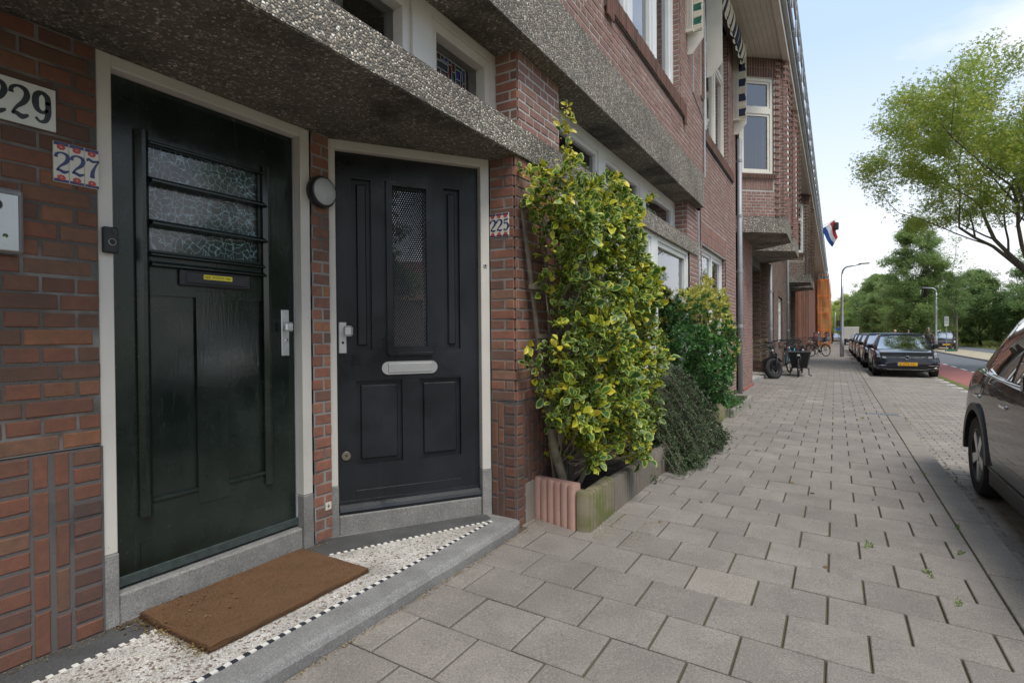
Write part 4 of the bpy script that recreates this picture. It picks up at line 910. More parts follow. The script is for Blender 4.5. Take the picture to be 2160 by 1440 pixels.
def flat_house(y0, y1, label, wins, mat, fine=True):
    t = thing('brick_house', label, 'house', (X2, (y0+y1)/2, 0)); Wn = Wall(t); Mt = MY(X2); holes = [(a, b, c, d) for a, b, c, d in wins]
    if fine: Wn.region(Mt, y0, y1, 0, 7.15, mat, M_mortar_up if mat is M_brick_up else M_mortar, holes=holes, seed=int(y0))
    else: Wn.region(Mt, y0, y1, 0, 7.15, mat, M_mortar, holes=holes, seed=int(y0), bw=.43, bh=.12, j=.02)
    for a, b, c, d in wins:
        if fine:
            upright(Wn, Mt, a-.05, b+.05, d, .2, M_brick_dark); upright(Wn, Mt, a-.05, b+.05, c-.16, .15, M_brick_dark, .05)
            boxes(Mt, 'sill_mortar', M_mortar_dark, t, (a-.05, b+.05, -.05, .045, c-.15, c-.004))
            for q_ in (a, b): boxes(Mt, 'reveal', mat, t, (q_-.012, q_+.012, -.1, -.001, c, d))
        window(MY(X2-.06), t, a, b, c, d, fr=.07, sash=.05, trans=[(c+(d-c)*.68, c+(d-c)*.68+.07)], mull=[((a+b)/2-.035, (a+b)/2+.035)] if b-a > 1 else (), out=0, dep=.05, curtain=[(a+.1, b-.1)])
    if not fine:
        for y in np.arange(y0+.2, y1, 2.1): boxes(None, 'pilaster', mat, t, (X2, X2+.12, y, y+.32, 0, 6.9))
    Wn.build(0); core_box(t, y0, y1, -1.8); return t
flat_house(18.35, 25.33, 'plain brick house with two tall white windows behind the parked bikes', [(18.75, 19.75, 1.0, 2.62), (21.3, 23.1, 1.0, 2.62), (18.9, 20.6, 4.3, 6.4), (21.9, 23.6, 4.3, 6.4)], M_brick_brown)
downpipe(-1.69, 18.2, .03, 3.4, 'grey downpipe behind the fat-tyred bike'); downpipe(-1.69, 25.2, .03, 7.0, 'light grey downpipe beyond the two white windows')
flat_house(31.37, 45.0, 'distant brick terrace house with pilasters and narrow white windows', [(32.5, 33.6, 1, 2.6), (35.2, 36.3, 1, 2.6), (38, 39, 1, 2.6), (41, 42, 1, 2.6), (33, 34.2, 4.2, 6.2), (37, 38.2, 4.2, 6.2), (41, 42.2, 4.2, 6.2)], M_brick, False)
flat_house(45.02, 59, 'red brick house just before the orange scaffolding', [(47, 48.2, 1, 2.6), (50.2, 51.2, 1, 2.6), (54, 55, 1, 2.6), (47, 48.2, 4.2, 6.2), (52, 53.2, 4.2, 6.2)], M_brick_up, False)
flat_house(59.02, 90, 'farthest brick house standing behind the orange scaffolding', [], M_brick, False)
# eaves, gutter and railing: one roof edge for the terrace
ev = thing('roof_edge', 'overhanging cream boarded eaves with a shiny gutter and rail along the terrace', 'eaves', (-1.3, 12, 7.2))
ys0, ys1 = 8.46, 90
for k in range(8): boxes(None, 'board', M_soffit, ev, (-1.66+k*.088, -1.66+k*.088+.084, ys0, ys1, 7.152, 7.165))
boxes(None, 'fascia_beam', M_soffit, ev, (-.952, -.835, ys0, ys1, 7.10, 7.30), (-1.80, -1.665, ys0, ys1, 7.10, 7.165), bev=.004)
boxes(None, 'roof_deck', M_bitumen, ev, (-9, -.84, -1.3, ys1, 7.62, 7.70)); boxes(None, 'roof_deck', M_bitumen, ev, (-4.2, -.84, ys0, ys1, 7.302, 7.62))
MB().tube([(-.80, ys0, 7.33), (-.80, ys1, 7.33)], .055, 10).obj('gutter', M_steel, ev); MB().tube([(-.73, ys0, 7.47), (-.73, ys1, 7.47)], .035, 8).obj('rail', M_steel, ev)
for z in (7.66, 7.84, 8.02): MB().tube([(-.67, ys0, z), (-.67, ys1, z)], .022, 8).obj('rail', M_steel, ev)
for y in np.arange(9, 60, 1.15):
    m = MB(); m.tube([(-.67, y, 7.30), (-.67, y, 8.04)], .018, 6); m.tube([(-.80, y, 7.38), (-.66, y, 7.50)], .014, 6); m.obj('rail_post', M_steel, ev)
roofy = thing('pitched_roof', 'tiled roof set back above the terrace', 'roof', (-5, 20, 8)); m = MB(); m.prism([(-9, 7.705), (-1.9, 7.705), (-4.6, 9.6), (-7.5, 9.6)], -1.2, 90, axis=1); m.obj('roof', M_roof, roofy)
# ------------------------------------------------------------------ awnings
def stripes(name, c1, c2, freq, axis=2):
    m, t, b = newmat(name); s = N(t, 'ShaderNodeSeparateXYZ'); t.links.new(pos(t), s.inputs[0])
    q = N(t, 'ShaderNodeMath', operation='MULTIPLY'); q.inputs[1].default_value = freq; t.links.new(s.outputs[axis], q.inputs[0]); f = N(t, 'ShaderNodeMath', operation='FRACT'); t.links.new(q.outputs[0], f.inputs[0])
    g_ = N(t, 'ShaderNodeMath', operation='GREATER_THAN'); g_.inputs[1].default_value = .5; t.links.new(f.outputs[0], g_.inputs[0]); t.links.new(mixc(t, g_.outputs[0], c1, c2), b.inputs['Base Color']); b.inputs['Roughness'].default_value = .9; return m
S_green = stripes('green_white_stripe', (.03, .14, .10), (.55, .50, .40), 5.6); S_navy = stripes('navy_white_stripe', (.02, .028, .06), (.52, .47, .37), 3.4); S_navy_y = stripes('navy_white_stripe_along', (.02, .028, .06), (.52, .47, .37), 3.6, 1)
def cheek(t, y, zb, zt, xi, xo, strp, front=True):
    boxes(None, 'cheek_board', M_ivory, t, (xi, xo-.0, y, y+.02, zb+.18, zt)); m = MB(); m.prism([(xi, zb), (xi+(xo-xi)*.35, zb-.0), (xo, zb+.18), (xi, zb+.18)], y, y+.02, axis=1); m.obj('cheek_board', M_ivory, t)
    if front:
        for k in range(5): boxes(None, 'slat', M_ivory, t, (xi+.008+k*.019, xi+.020+k*.019, y-.09, y-.03, zb+.28, zt))
        boxes(None, 'slat_foot', M_ivory, t, (xi+.005, xi+.105, y-.10, y-.025, zb+.25, zb+.285))
        m = MB(); n_ = 40; vs = []
        for i in range(n_+1):
            z = zb+.24+(zt-zb-.24)*i/n_; vs += [(xi+.105, y-.06, z), (xo-.02+.022*abs(sin((z-zb)*17)), y-.06+.008*sin(z*40), z)]
        m.add(vs, [(2*i, 2*i+1, 2*i+3, 2*i+2) for i in range(n_)]); m.obj('side_valance', strp, t)
a1 = thing('awning', 'folded green and white striped awning beside the first upstairs window', 'awning', (-1.6, 7.4, 5.2)); cheek(a1, 7.46, 5.02, 6.9, -1.70, -1.485, S_green)
boxes(None, 'cheek_board', M_ivory, a1, (-1.70, -1.485, 4.20, 4.22, 5.1, 6.9)); boxes(None, 'roller_box', M_ivory, a1, (-1.70, -1.50, 4.22, 7.46, 6.8, 6.95))
a2 = thing('awning', 'folded dark blue and white striped awning under the cream eaves', 'awning', (-1.6, 10.3, 5.5)); cheek(a2, 11.62, 5.27, 7.05, -1.735, -1.50, S_navy); cheek(a2, 8.95, 5.33, 7.1, -1.735, -1.50, S_navy, False)
m = MB(); m.grid(lambda s_, t_: (-1.56+.06*sin(t_*3.1)+.02*sin(s_*70)*(t_), 8.98+s_*2.62, 7.06-t_*.42-.05*t_*abs(sin(s_*31))), 90, 8); fo = m.obj('fabric', S_navy_y, a2, smooth=True)
m = MB(); m.grid(lambda s_, t_: (-1.62+.07*t_+.012*sin(s_*55), 8.98+s_*2.62, 6.9-t_*.36-.03*abs(sin(s_*29+1))), 90, 6); m.obj('fabric', S_navy_y, a2, smooth=True)
# ------------------------------------------------------------------ planters
def fluted(name, mat, parent, P, Q, z0, z1, nf, th, cap=.0):
    u = Vector((Q[0]-P[0], Q[1]-P[1])); Ls = u.length; n = Vector((u.y, -u.x)); Mt = frameM((P[0], P[1], 0), u, n); m = MB(); m.T = Mt
    w = Ls/nf; prof = []
    for k in range(nf):
        for q in range(6): a = pi*q/6; prof.append((k*w+w/2-w/2*cos(a), .0-(.016 if q == 0 else 0)+.014*sin(a)))
    prof.append((Ls, 0)); pts = prof+[(Ls, -th), (0, -th)]
    nP = len(pts); vs = []
    zt = [z1+(.006*sin(p[0]*60)) for p in pts]
    for (zz, ins) in ((None, 0), (1, 0), (2, .010)):
        for i, p in enumerate(pts): vs.append((p[0], p[1]-(ins if i < nP-2 else -ins), z0 if zz is None else (zt[i]-.012 if zz == 1 else zt[i])))
    fs = [(r*nP+i, r*nP+(i+1) % nP, (r+1)*nP+(i+1) % nP, (r+1)*nP+i) for r in (0, 1) for i in range(nP)]+[tuple(range(2*nP, 3*nP))]
    m.add(vs, fs); o = m.obj(name, mat, parent); shade_auto(o, 50); return o
p1 = thing('planter', 'front garden planter edged with one pink and several mossy fluted concrete blocks', 'planter', (-1.5, 5.8, 0))
fluted('pink_block', M_pink, p1, (-1.762, 3.232), (-1.432, 3.166), -.03, .325, 6, .06)
fluted('mossy_block', M_edge_moss, p1, (-1.425, 3.165), (-1.340, 3.178), -.03, .285, 1, .085)
fluted('mossy_block', M_edge_moss, p1, (-1.340, 3.180), (-1.345, 3.62), -.03, .28, 8, .07); 
y = 3.63; k = 0
while y < 8.4:
    fluted('fluted_block', M_edge if y < 5 else M_edge_moss, p1, (-1.345+.0-(.03 if y > 5 else 0)*(y-5)/1.5, y), (-1.348-(.03 if y > 5 else 0)*(y-5)/1.5, y+.485), -.03, .27-.0, 9, .06); y += .49
boxes(None, 'end_block', M_edge_moss, p1, (-1.77, -1.46, 8.50, 8.56, -.03, .24), bev=.006)
so_ = MB(); so_.grid(lambda s_, t_: (-1.765+s_*.36, 3.22+t_*5.28, .17+.03*sin(s_*9+t_*40)*sin(t_*63)+.04*s_*(1-s_)+random.uniform(-.008, .008)), 12, 150); so_.obj('soil', M_soil, p1)
boxes(None, 'mortar_strip', M_edge_pale, p1, (-1.775, -1.755, 3.10, 3.24, -.03, .31), bev=.004)
p2_ = thing('planter', 'low planter of smooth pale edging blocks beyond the second bush', 'planter', (-1.5, 9.6, 0))
boxes(None, 'edging_block', M_edge_pale, p2_, (-1.735, -1.37, 8.62, 8.68, -.03, .155), bev=.005)
for k in range(9): boxes(None, 'edging_block', M_edge_pale, p2_, (-1.362+.006*(k % 2), -1.30, 8.62+k*.236, 8.62+k*.236+.232, -.03, .158+.004*((k*7) % 3)), bev=.006)
boxes(None, 'edging_block', M_edge_pale, p2_, (-1.735, -1.30, 10.76, 10.82, -.03, .155), bev=.005)
so_ = MB(); so_.grid(lambda s_, t_: (-1.735+s_*.38, 8.66+t_*2.1, .09+.02*sin(s_*9+t_*20)+random.uniform(-.006, .006)), 8, 40); so_.obj('soil', M_soil, p2_)
# trellis
tl = thing('trellis', 'weathered grey wooden fan trellis leaning on the brick pier behind the shrub', 'trellis', (-1.7, 3.4, .2))
def bar(pa, pb, w=.022, t_=.014):
    m = MB(); a, b = Vector(pa), Vector(pb); d = (b-a).normalized(); s_ = d.cross(Vector((1, 0, 0))).normalized()*w/2; o = Vector((t_/2, 0, 0))
    vs = [tuple(p+i*s_+j*o) for p in (a, b) for i, j in ((-1, -1), (1, -1), (1, 1), (-1, 1))]
    m.add(vs, [(0, 1, 2, 3), (4, 7, 6, 5), (0, 4, 5, 1), (1, 5, 6, 2), (2, 6, 7, 3), (3, 7, 4, 0)]); return m.obj('lath', M_wood, tl)
for yt in (3.03, 3.32, 3.62, 3.92, 4.22, 4.5): bar((-1.725, yt, 2.10), (-1.665, 3.48+(yt-3.7)*.16, .19), .028)
for z, w in ((1.60, .66), (1.28, .55), (1.0, .46), (.72, .36), (.36, .2)): bar((-1.69, 3.70-w*.98, z), (-1.69, 3.70+w, z+.0), .030)

# ------------------------------------------------------------------ leaves
def leafset(name, P, Nn, Dd, size, mat, parent, tmpl='oval', rnd=None, kind='stuff', cup=.15, width=.62):
    """P, Nn, Dd: n x 3 arrays of position, leaf normal and leaf axis"""
    n = len(P); Dd = Dd/np.linalg.norm(Dd, axis=1, keepdims=True); Nn = Nn-(Nn*Dd).sum(1, keepdims=True)*Dd; Nn /= np.linalg.norm(Nn, axis=1, keepdims=True)+1e-9; Sd = np.cross(Dd, Nn)
    if tmpl == 'oval':      # centre line + rim, slightly cupped
        t = np.array([(0,0,0),(0,.5,0),(0,1,-.10),(-.30,.22,.08),(-.5,.52,.14),(-.33,.82,.04),(.30,.22,.08),(.5,.52,.14),(.33,.82,.04)], float); ed = np.array([.75,0,1,1,1,1,1,1,1.])
        F = [(0,3,4,1),(1,4,5,2),(0,1,7,6),(1,2,8,7)]
    elif tmpl == 'quad': t = np.array([(0,0,0),(-.5,.5,.1),(0,1,-.05),(.5,.5,.1)], float); ed = np.zeros(4); F = [(0,1,2,3)]
    elif tmpl == 'spray':   # three leaves on one twig
        t = []; F = []
        for k, (a, o) in enumerate(((-.9, .15), (.0, .45), (.9, .15))):
            c, s_ = cos(a), sin(a)
            for (x, y, z) in ((0,0,0),(-.22,.3,.06),(0,.62,-.06),(.22,.3,.06)): t.append((x*c+y*s_, o+y*c-x*s_, z))
            F.append((4*k, 4*k+1, 4*k+2, 4*k+3))
        t = np.array(t); ed = np.zeros(12)
    size = np.broadcast_to(np.asarray(size, float), (n,)); 
    V = P[:, None, :]+size[:, None, None]*(t[None, :, 0:1]*width*Sd[:, None, :]+t[None, :, 1:2]*Dd[:, None, :]+t[None, :, 2:3]*cup/.15*Nn[:, None, :])
    k = len(t); nf = len(F); Fa = np.array(F); me = bpy.data.meshes.new(name); me.vertices.add(n*k); me.vertices.foreach_set('co', V.reshape(-1).astype(np.float32))
    vl = Fa.shape[1]; idx = (np.arange(n)[:, None, None]*k+Fa[None]).reshape(-1).astype(np.int32); me.loops.add(len(idx)); me.loops.foreach_set('vertex_index', idx)
    me.polygons.add(n*nf); me.polygons.foreach_set('loop_start', np.arange(0, len(idx), vl, dtype=np.int32)); me.polygons.foreach_set('loop_total', np.full(n*nf, vl, np.int32)) if False else None
    me.update(calc_edges=True); me.materials.append(mat)
    r = RS.rand(n) if rnd is None else rnd; a = me.attributes.new('rnd', 'FLOAT', 'POINT'); a.data.foreach_set('value', np.repeat(r, k).astype(np.float32))
    if tmpl == 'oval': e = me.attributes.new('edge', 'FLOAT', 'POINT'); e.data.foreach_set('value', np.tile(ed, n).astype(np.float32))
    o = link(name, me, parent)
    if kind: o['kind'] = kind
    return o
def rdir(n, up=0.):
    v = RS.normal(size=(n, 3)); v[:, 2] += up; return v/np.linalg.norm(v, axis=1, keepdims=True)
n = 26000; P = np.stack([RS.uniform(-2.49, -1.99, n), RS.uniform(1.135, 1.92, n), RS.uniform(.134, .140, n)], 1); leafset('coir_fibres', P, rdir(n), rdir(n, 1.6), RS.uniform(.005, .011, n), M_coir, mat_o, 'quad', width=.10)
n = 5000; e_ = RS.rand(n); P = np.stack([np.where(e_ < .5, RS.uniform(-2.495, -1.985, n), -1.985), np.where(e_ < .5, 1.13, RS.uniform(1.13, 1.925, n)), RS.uniform(.120, .139, n)], 1); leafset('coir_fibres', P, rdir(n), rdir(n)*np.array([1, 1, .4])+np.stack([np.where(e_ < .5, 0, 1.), np.where(e_ < .5, -1., 0), np.zeros(n)], 1), RS.uniform(.005, .014, n), M_coir, mat_o, 'quad', width=.09)
# variegated climbing shrub: clumps of leaf rosettes over a lumpy mass
vb = thing('variegated_shrub', 'large green and yellow variegated shrub climbing the trellis by the pier', 'shrub', (-1.55, 3.4, .15))
stems = MB(); stems.tube([(-1.60, 3.37, .12), (-1.615, 3.36, .32), (-1.64, 3.30, .50), (-1.66, 3.27, .75), (-1.62, 3.45, 1.2), (-1.60, 3.5, 1.7), (-1.6, 3.5, 2.2)], [.036, .033, .031, .028, .022, .016, .008], 10)
stems.tube([(-1.64, 3.30, .52), (-1.55, 3.7, .9), (-1.5, 4.0, 1.4), (-1.5, 4.1, 2.0)], [.022, .018, .013, .007], 8); stems.tube([(-1.58, 3.42, .14), (-1.5, 3.8, .5), (-1.45, 4.2, .9)], [.02, .015, .008], 8)
stems.tube([(-1.6, 3.35, 2.15), (-1.56, 3.34, 2.5), (-1.55, 3.33, 2.80)], [.009, .006, .003], 6)
stems.obj('stem', M_barks, vb, smooth=True)
def inside(y, z):                                        # outline of the leafy mass on the wall plane
    lo = 3.05+.07*sin(z*5.1)+.06*sin(z*13+1)+(.10 if z < .9 else 0)+max(0, .75-z)*.42; hi = 4.42+.16*sin(z*4.3+2)+.1*sin(z*11)-max(0, z-1.6)*.30
    zt = 2.36+.08*sin(y*7)+.05*sin(y*17)-max(0, y-4.2)*.30; zb = .40+.06*sin(y*9)-max(0, y-3.8)*.10
    return lo < y < hi and zb < z < zt
cl = []
while len(cl) < 1750:
    y, z = RS.uniform(2.95, 5.1), RS.uniform(.22, 2.55)
    if not inside(y, z): continue
    d = RS.rand(); xo = -1.20-.12*((y-3.9)/.95)**2-.10*((z-1.35)/1.1)**2+.05*sin(y*8+z*5)+.04*sin(z*11-y*4)
    x = xo-.36*d*d if RS.rand() < .75 else RS.uniform(-1.70, xo); cl.append((x, y, z, (x-xo)))
for k in range(24): z = 2.28+k*.024; cl.append((-1.55+RS.normal()*.02, 3.335+RS.normal()*.022, z, 0))
for (y, z) in ((3.06, 1.95), (3.02, 1.83), (3.08, 2.02), (3.12, .95), (3.06, .9), (3.03, .82), (3.10, .78)):
    for _ in range(3): cl.append((-1.50+RS.normal()*.04, y+RS.normal()*.02, z+RS.normal()*.02, 0))
P, Nn, Dd, Sz, Rn = [], [], [], [], []
for ci, (x, y, z, dep) in enumerate(cl):
    nl = RS.randint(7, 12); sp = ci >= 1750; ax = np.array([.75, -.25+.35*(y-3.9), .45])+RS.normal(size=3)*.45; ax /= np.linalg.norm(ax)
    yel = RS.rand(); tone = RS.uniform(0, .70) if yel > .24 else RS.uniform(.70, .97)
    if sp and z > 2.4: tone = RS.uniform(.88, .99)
    for k in range(nl if not sp else 4):
        d = rdir(1)[0]*.85+ax*.75; d /= np.linalg.norm(d); P.append(np.array((x, y, z))+d*RS.uniform(.0, .03)+RS.normal(size=3)*.008); Dd.append(d); nn_ = np.array([.8, -.35, .75])+RS.normal(size=3)*.4; Nn.append(nn_)
        Sz.append(RS.choice([.026, .036, .046, .056, .070], p=[.2, .25, .25, .2, .1])*RS.uniform(.85, 1.15)*(1.15 if RS.rand() < .2 else 1)*(.85 if sp else 1)); Rn.append(np.clip(tone+RS.normal()*.09, .01, .99))
P = np.array(P); Nn = np.array(Nn); Dd = np.array(Dd); Sz = np.array(Sz); Rn = np.array(Rn)
kp_ = RS.rand(len(P)) > (np.sin(P[:, 1]*9+P[:, 2]*3)*np.sin(P[:, 2]*8-P[:, 1]*4) > .72)*.85; P, Nn, Dd, Sz, Rn = P[kp_], Nn[kp_], Dd[kp_], Sz[kp_], Rn[kp_]
sc_ = np.array([seen(p) for p in P])*Sz+np.array(P)[:, 0]*.02; order = np.argsort(-sc_); top = order[:260]; rest_ = order[260:]
tw = MB()
for k in range(120):
    c_ = cl[RS.randint(1700)]; a_ = Vector((-1.63, 3.42+(c_[1]-3.42)*.35, max(.4, c_[2]-.35))); b_ = Vector(c_[:3])+Vector((.02, 0, .02)); m_ = (a_+b_)/2+Vector((.03, RS.normal()*.05, -.03)); tw.tube([a_, m_, b_], [.006, .004, .002], 4, caps=False)
tw.obj('twigs', M_barks, vb, kind='stuff')
leafset('leaves', P[rest_], Nn[rest_], Dd[rest_], Sz[rest_], M_leaf_var, vb, rnd=Rn[rest_])
protos = []
for k in range(24):
    o = leafset('leaf', np.zeros((1, 3)), np.array([[0, 0, 1.]]), np.array([[0, 1., 0]]), 1., M_leaf_var, None, rnd=np.array([(k+.5)/24]), kind=None); protos.append(o.data); bpy.data.objects.remove(o)
def leafobj(parent, p, nrm, d, s, me):
    d = Vector(d).normalized(); nrm = Vector(nrm); nrm = (nrm-d*nrm.dot(d)).normalized(); sd = d.cross(nrm); Mx = Matrix.Identity(4)
    for i in range(3): Mx[i][0] = sd[i]*s; Mx[i][1] = d[i]*s; Mx[i][2] = nrm[i]*s; Mx[i][3] = p[i]
    o = link('leaf', me, parent); o.matrix_local = Mx
for i in top: leafobj(vb, P[i], Nn[i], Dd[i], Sz[i]*1.1, protos[min(23, int(Rn[i]*24))])
# glossy shrub with cream tips
def shrub(name, label, cat, base, clumps, nleaf, size, mat, tips=None, up=.5, tm_='oval', width=.5, trunk=None, centre=None):
    t = thing(name, label, cat, base)
    if trunk: m = MB(); [m.tube(p, r, 6) for p, r in trunk]; m.obj('stem', M_barks, t, smooth=True)
    c = np.array(clumps, float); n = len(c); ctr = np.array(centre if centre is not None else c[:, :3].mean(0))
    out_ = c[:, :3]-ctr; out_ /= np.linalg.norm(out_, axis=1, keepdims=True)+1e-6
    Pr = np.repeat(c[:, :3], nleaf, 0); O = np.repeat(out_, nleaf, 0); d = rdir(len(Pr))*.8+O*.7; d[:, 2] += up*.5; Nr = O+np.array([0, 0, .7])+RS.normal(size=O.shape)*.35
    Pr = Pr+d*.012; s = RS.uniform(size*.7, size*1.2, len(Pr)); tone = np.repeat(RS.rand(n), nleaf)*.6+RS.rand(len(Pr))*.4
    if tips is not None:
        tp = np.repeat(tips, nleaf); leafset('tip_leaves', Pr[tp], Nr[tp], d[tp], s[tp], M_leaf_cream, t, tm_, width=width); leafset('leaves', Pr[~tp], Nr[~tp], d[~tp], s[~tp], mat, t, tm_, rnd=tone[~tp], width=width)
    else: leafset('leaves', Pr, Nr, d, s, mat, t, tm_, rnd=tone, width=width)
    return t
cs = []
while len(cs) < 1500:
    v = rdir(1)[0]; r = .72+.28*RS.rand()**.5 if RS.rand() < .8 else RS.rand(); rz = 1+.10*sin(v[1]*5+v[2]*7)+.07*sin(v[2]*13+v[0]*9)
    p = np.array([-1.50, 7.40, 1.12])+v*r*rz*np.array([.38, 1.02 if v[2] > 0 else .85, .80])
    if p[2] > .24 and p[0] > -1.8 and p[1] < 8.55-(.5 if p[2] < .6 else 0): cs.append(p)
cs = np.array(cs); tips = ((cs[:, 2]+.42*(cs[:, 1]-7.3)+RS.normal(size=len(cs))*.14 > 1.42) & (cs[:, 0] > -1.68) & (cs[:, 2] > .8)) | ((cs[:, 1] > 7.85) & (RS.rand(len(cs)) < .5) & (cs[:, 2] > .7))
shrub('glossy_shrub', 'dense glossy green shrub with pale yellow tips in front of the ground-floor window', 'shrub', (-1.5, 7.3, .1), cs, 11, .052, M_leaf_gloss, tips, width=.42, trunk=[([(-1.5, 7.3, 0), (-1.5, 7.3, 1.2)], .03)], centre=(-1.62, 7.35, .9))
# trailing small-leaved shrub: arching shoots clothed in tiny leaves
cs = []; shoots = MB()
for k in range(330):
    y0 = RS.uniform(4.95, 6.75); pf = max(.25, sin(pi*min(1, max(.05, (y0-4.7)/2.3)))**.6); z0 = RS.uniform(.15, 1.02)*pf; a = Vector((-1.72+RS.uniform(0, .22), y0, z0))
    ln = RS.uniform(.30, .72); az = RS.normal()*.55; e = a+Vector((ln*cos(az), ln*sin(az)*.9+RS.normal()*.05, 0)); e.z = max(.05, z0-RS.uniform(.2, .55)-(.25 if e.x > -1.30 else 0)); e.x = min(e.x, -1.04-.10*abs(y0-6.0)+RS.normal()*.03)
    mid = (a+e)/2+Vector((.02, 0, RS.uniform(.05, .18))); pts = []
    for i in range(9): t_ = i/8; pts.append(a*(1-t_)**2+mid*2*t_*(1-t_)+e*t_*t_)
    shoots.tube(pts, [.004]*8+[.002], 3, caps=False)
    for i in range(26):
        t_ = RS.rand()**.8; q = a*(1-t_)**2+mid*2*t_*(1-t_)+e*t_*t_; cs.append((q.x+RS.normal()*.016, q.y+RS.normal()*.018, max(.045, q.z+RS.normal()*.016)))
cs = np.array(cs)
ct = shrub('cotoneaster', 'dark small-leaved shrub spilling over the planter edge onto the pavement', 'shrub', (-1.4, 5.8, 0), cs, 6, .022, M_leaf_cot, width=.6, centre=(-1.9, 5.9, -.1), tm_='quad'); shoots.obj('shoots', M_bark, ct, kind='stuff')
cs = np.array([(-1.5+RS.normal()*.10, 9.2+RS.normal()*.33, .12+abs(RS.normal())*.13) for _ in range(160)])
shrub('small_plant', 'small leafy green plant in the pale low planter', 'plant', (-1.5, 9.2, .1), cs, 10, .04, M_leaf_gloss, tm_='oval', width=.4)
# ------------------------------------------------------------------ cars
def evald(o):
    dgp = bpy.context.evaluated_depsgraph_get(); me = bpy.data.meshes.new_from_object(o.evaluated_get(dgp)); o.modifiers.clear(); o.data = me; return o
def interp(tab, y):
    for a, b in zip(tab, tab[1:]):
        if y <= b[0]:
            t = (y-a[0])/(b[0]-a[0]); t = max(0, min(1, t)); t = t*t*(3-2*t)*.35+t*.65; return [a[i]+(b[i]-a[i])*t for i in range(1, len(a))]
    return list(tab[-1][1:])
def make_car(name, label, cat, paint_m, Lc, w, H, belt, hood, wheel_r, wy, prof=None, plate=None, cladding=False, badge=None, group=None, roofrail=False, glass_pts=None, plate_text=None, detail=True, wheels_x=None):
    """front at y=0 facing -y, rear at y=Lc, wheels stand on z=0"""
    t = thing(name, label, cat, (0, 0, 0), group=group, local=True); hw = w/2
    # stations: y, half width low, half width middle, half width shoulder, z bottom, z shoulder, z top centre
    ST = prof or [(0.0, .62*hw, .74*hw, .60*hw, .27, .50, .53), (.07, .84*hw, .93*hw, .78*hw, .20, .62, .66), (.22, .94*hw, .985*hw, .90*hw, .18, hood-.12, hood-.06), (.55, .975*hw, 1.0*hw, .95*hw, .18, hood-.045, hood+.02),
        (1.15, .985*hw, 1.0*hw, .965*hw, .18, hood+.035, hood+.10), (1.5, .985*hw, 1.0*hw, .97*hw, .18, belt-.02, belt-.02), (2.4, .985*hw, 1.0*hw, .975*hw, .18, belt, belt-.02), (Lc-1.0, .985*hw, 1.0*hw, .97*hw, .18, belt+.04, belt+.02),
        (Lc-.35, .96*hw, .985*hw, .92*hw, .20, belt+.05, belt+.06), (Lc-.08, .88*hw, .93*hw, .84*hw, .24, belt, belt+.03), (Lc, .70*hw, .80*hw, .70*hw, .32, belt-.15, belt-.12)]
    ys = [0, .03, .07, .14, .22, .36, .55, .75, .95, 1.15, 1.3, 1.5, 1.8, 2.1, 2.4, 2.8, 3.1, Lc-1.0, Lc-.75, Lc-.5, Lc-.35, Lc-.2, Lc-.08, Lc-.03, Lc]; ys = sorted(set(y for y in ys if 0 <= y <= Lc))
    rings = []
    for y in ys:
        wb, wm, ws, zb, zs, zt = interp(ST, y); zm = zb+.30*(zs-zb)+.02
        half = [(0, zb), (wb*.6, zb), (wb*.93, zb+.015), (wb, zb+.07), (wm, zm), (wm*.998, zm+(zs-zm)*.40), (wm*.985, zm+(zs-zm)*.62), (ws*1.005, zs-.035), (ws*.97, zs), (ws*.80, zs+(zt-zs)*.45), (ws*.4, zs+(zt-zs)*.85), (0, zt)]
        rings.append([(x, y, z) for x, z in half]+[(-x, y, z) for x, z in half[-2:0:-1]])
    n = len(rings[0]); m = MB(); m.add([p for r in rings for p in r], [(i*n+k, i*n+(k+1) % n, (i+1)*n+(k+1) % n, (i+1)*n+k) for i in range(len(ys)-1) for k in range(n)]+[tuple(range(n))[::-1], tuple(range((len(ys)-1)*n, len(ys)*n))])
    body = m.obj('body', paint_m, t); s = body.modifiers.new('s', 'SUBSURF'); s.levels = 1; s.render_levels = 1; evald(body)
    cut = MB()
    for yy in wy:
        for sx in (-1, 1):
            T = Matrix.Translation((sx*hw, yy, wheel_r)) @ Matrix.Rotation(pi/2, 4, 'Y'); cut.lathe([(wheel_r+.055, -.26), (wheel_r+.055, .26)], 36, T)
    co = cut.obj('cut', paint_m); bo = body.modifiers.new('b', 'BOOLEAN'); bo.object = co; bo.operation = 'DIFFERENCE'; bo.solver = 'EXACT'; evald(body); bpy.data.objects.remove(co); shade_auto(body, 28)
    # greenhouse
    b0, r0, r1, b1 = glass_pts or (1.18, 1.95, Lc-1.05, Lc-.42)
    rw, bw_ = hw*.70, hw*.925
    def ring(f):                                         # f 0 belt .. 1 roof
        def pt(k):                                       # k 0..1 around the half outline front centre -> rear centre
            fy = b0+(r0-b0)*f; ry = b1+(r1-b1)*f; wid = bw_+(rw-bw_)*f**1.15; z = belt-.03+(H-.05-belt+.03)*(f**.93)
            if k < .25: a = k/.25; return (wid*a, fy+(.20*(1-f*.55))*a**2.4, z+.0-(0 if f < .9 else .02*a))
            if k < .78: a = (k-.25)/.53; y0_ = fy+.20*(1-f*.55); y1_ = ry-.10; return (wid*(1+.018*sin(pi*a))-(.05*a*a*hw), y0_+(y1_-y0_)*a, z-(0 if f < .9 else .02))
            a = (k-.78)/.22; wl = wid-.05*hw; return (wl*(1-a), ry-.10*(1-a)**2.2, z-(0 if f < .9 else .02*(1-a)))
        return pt
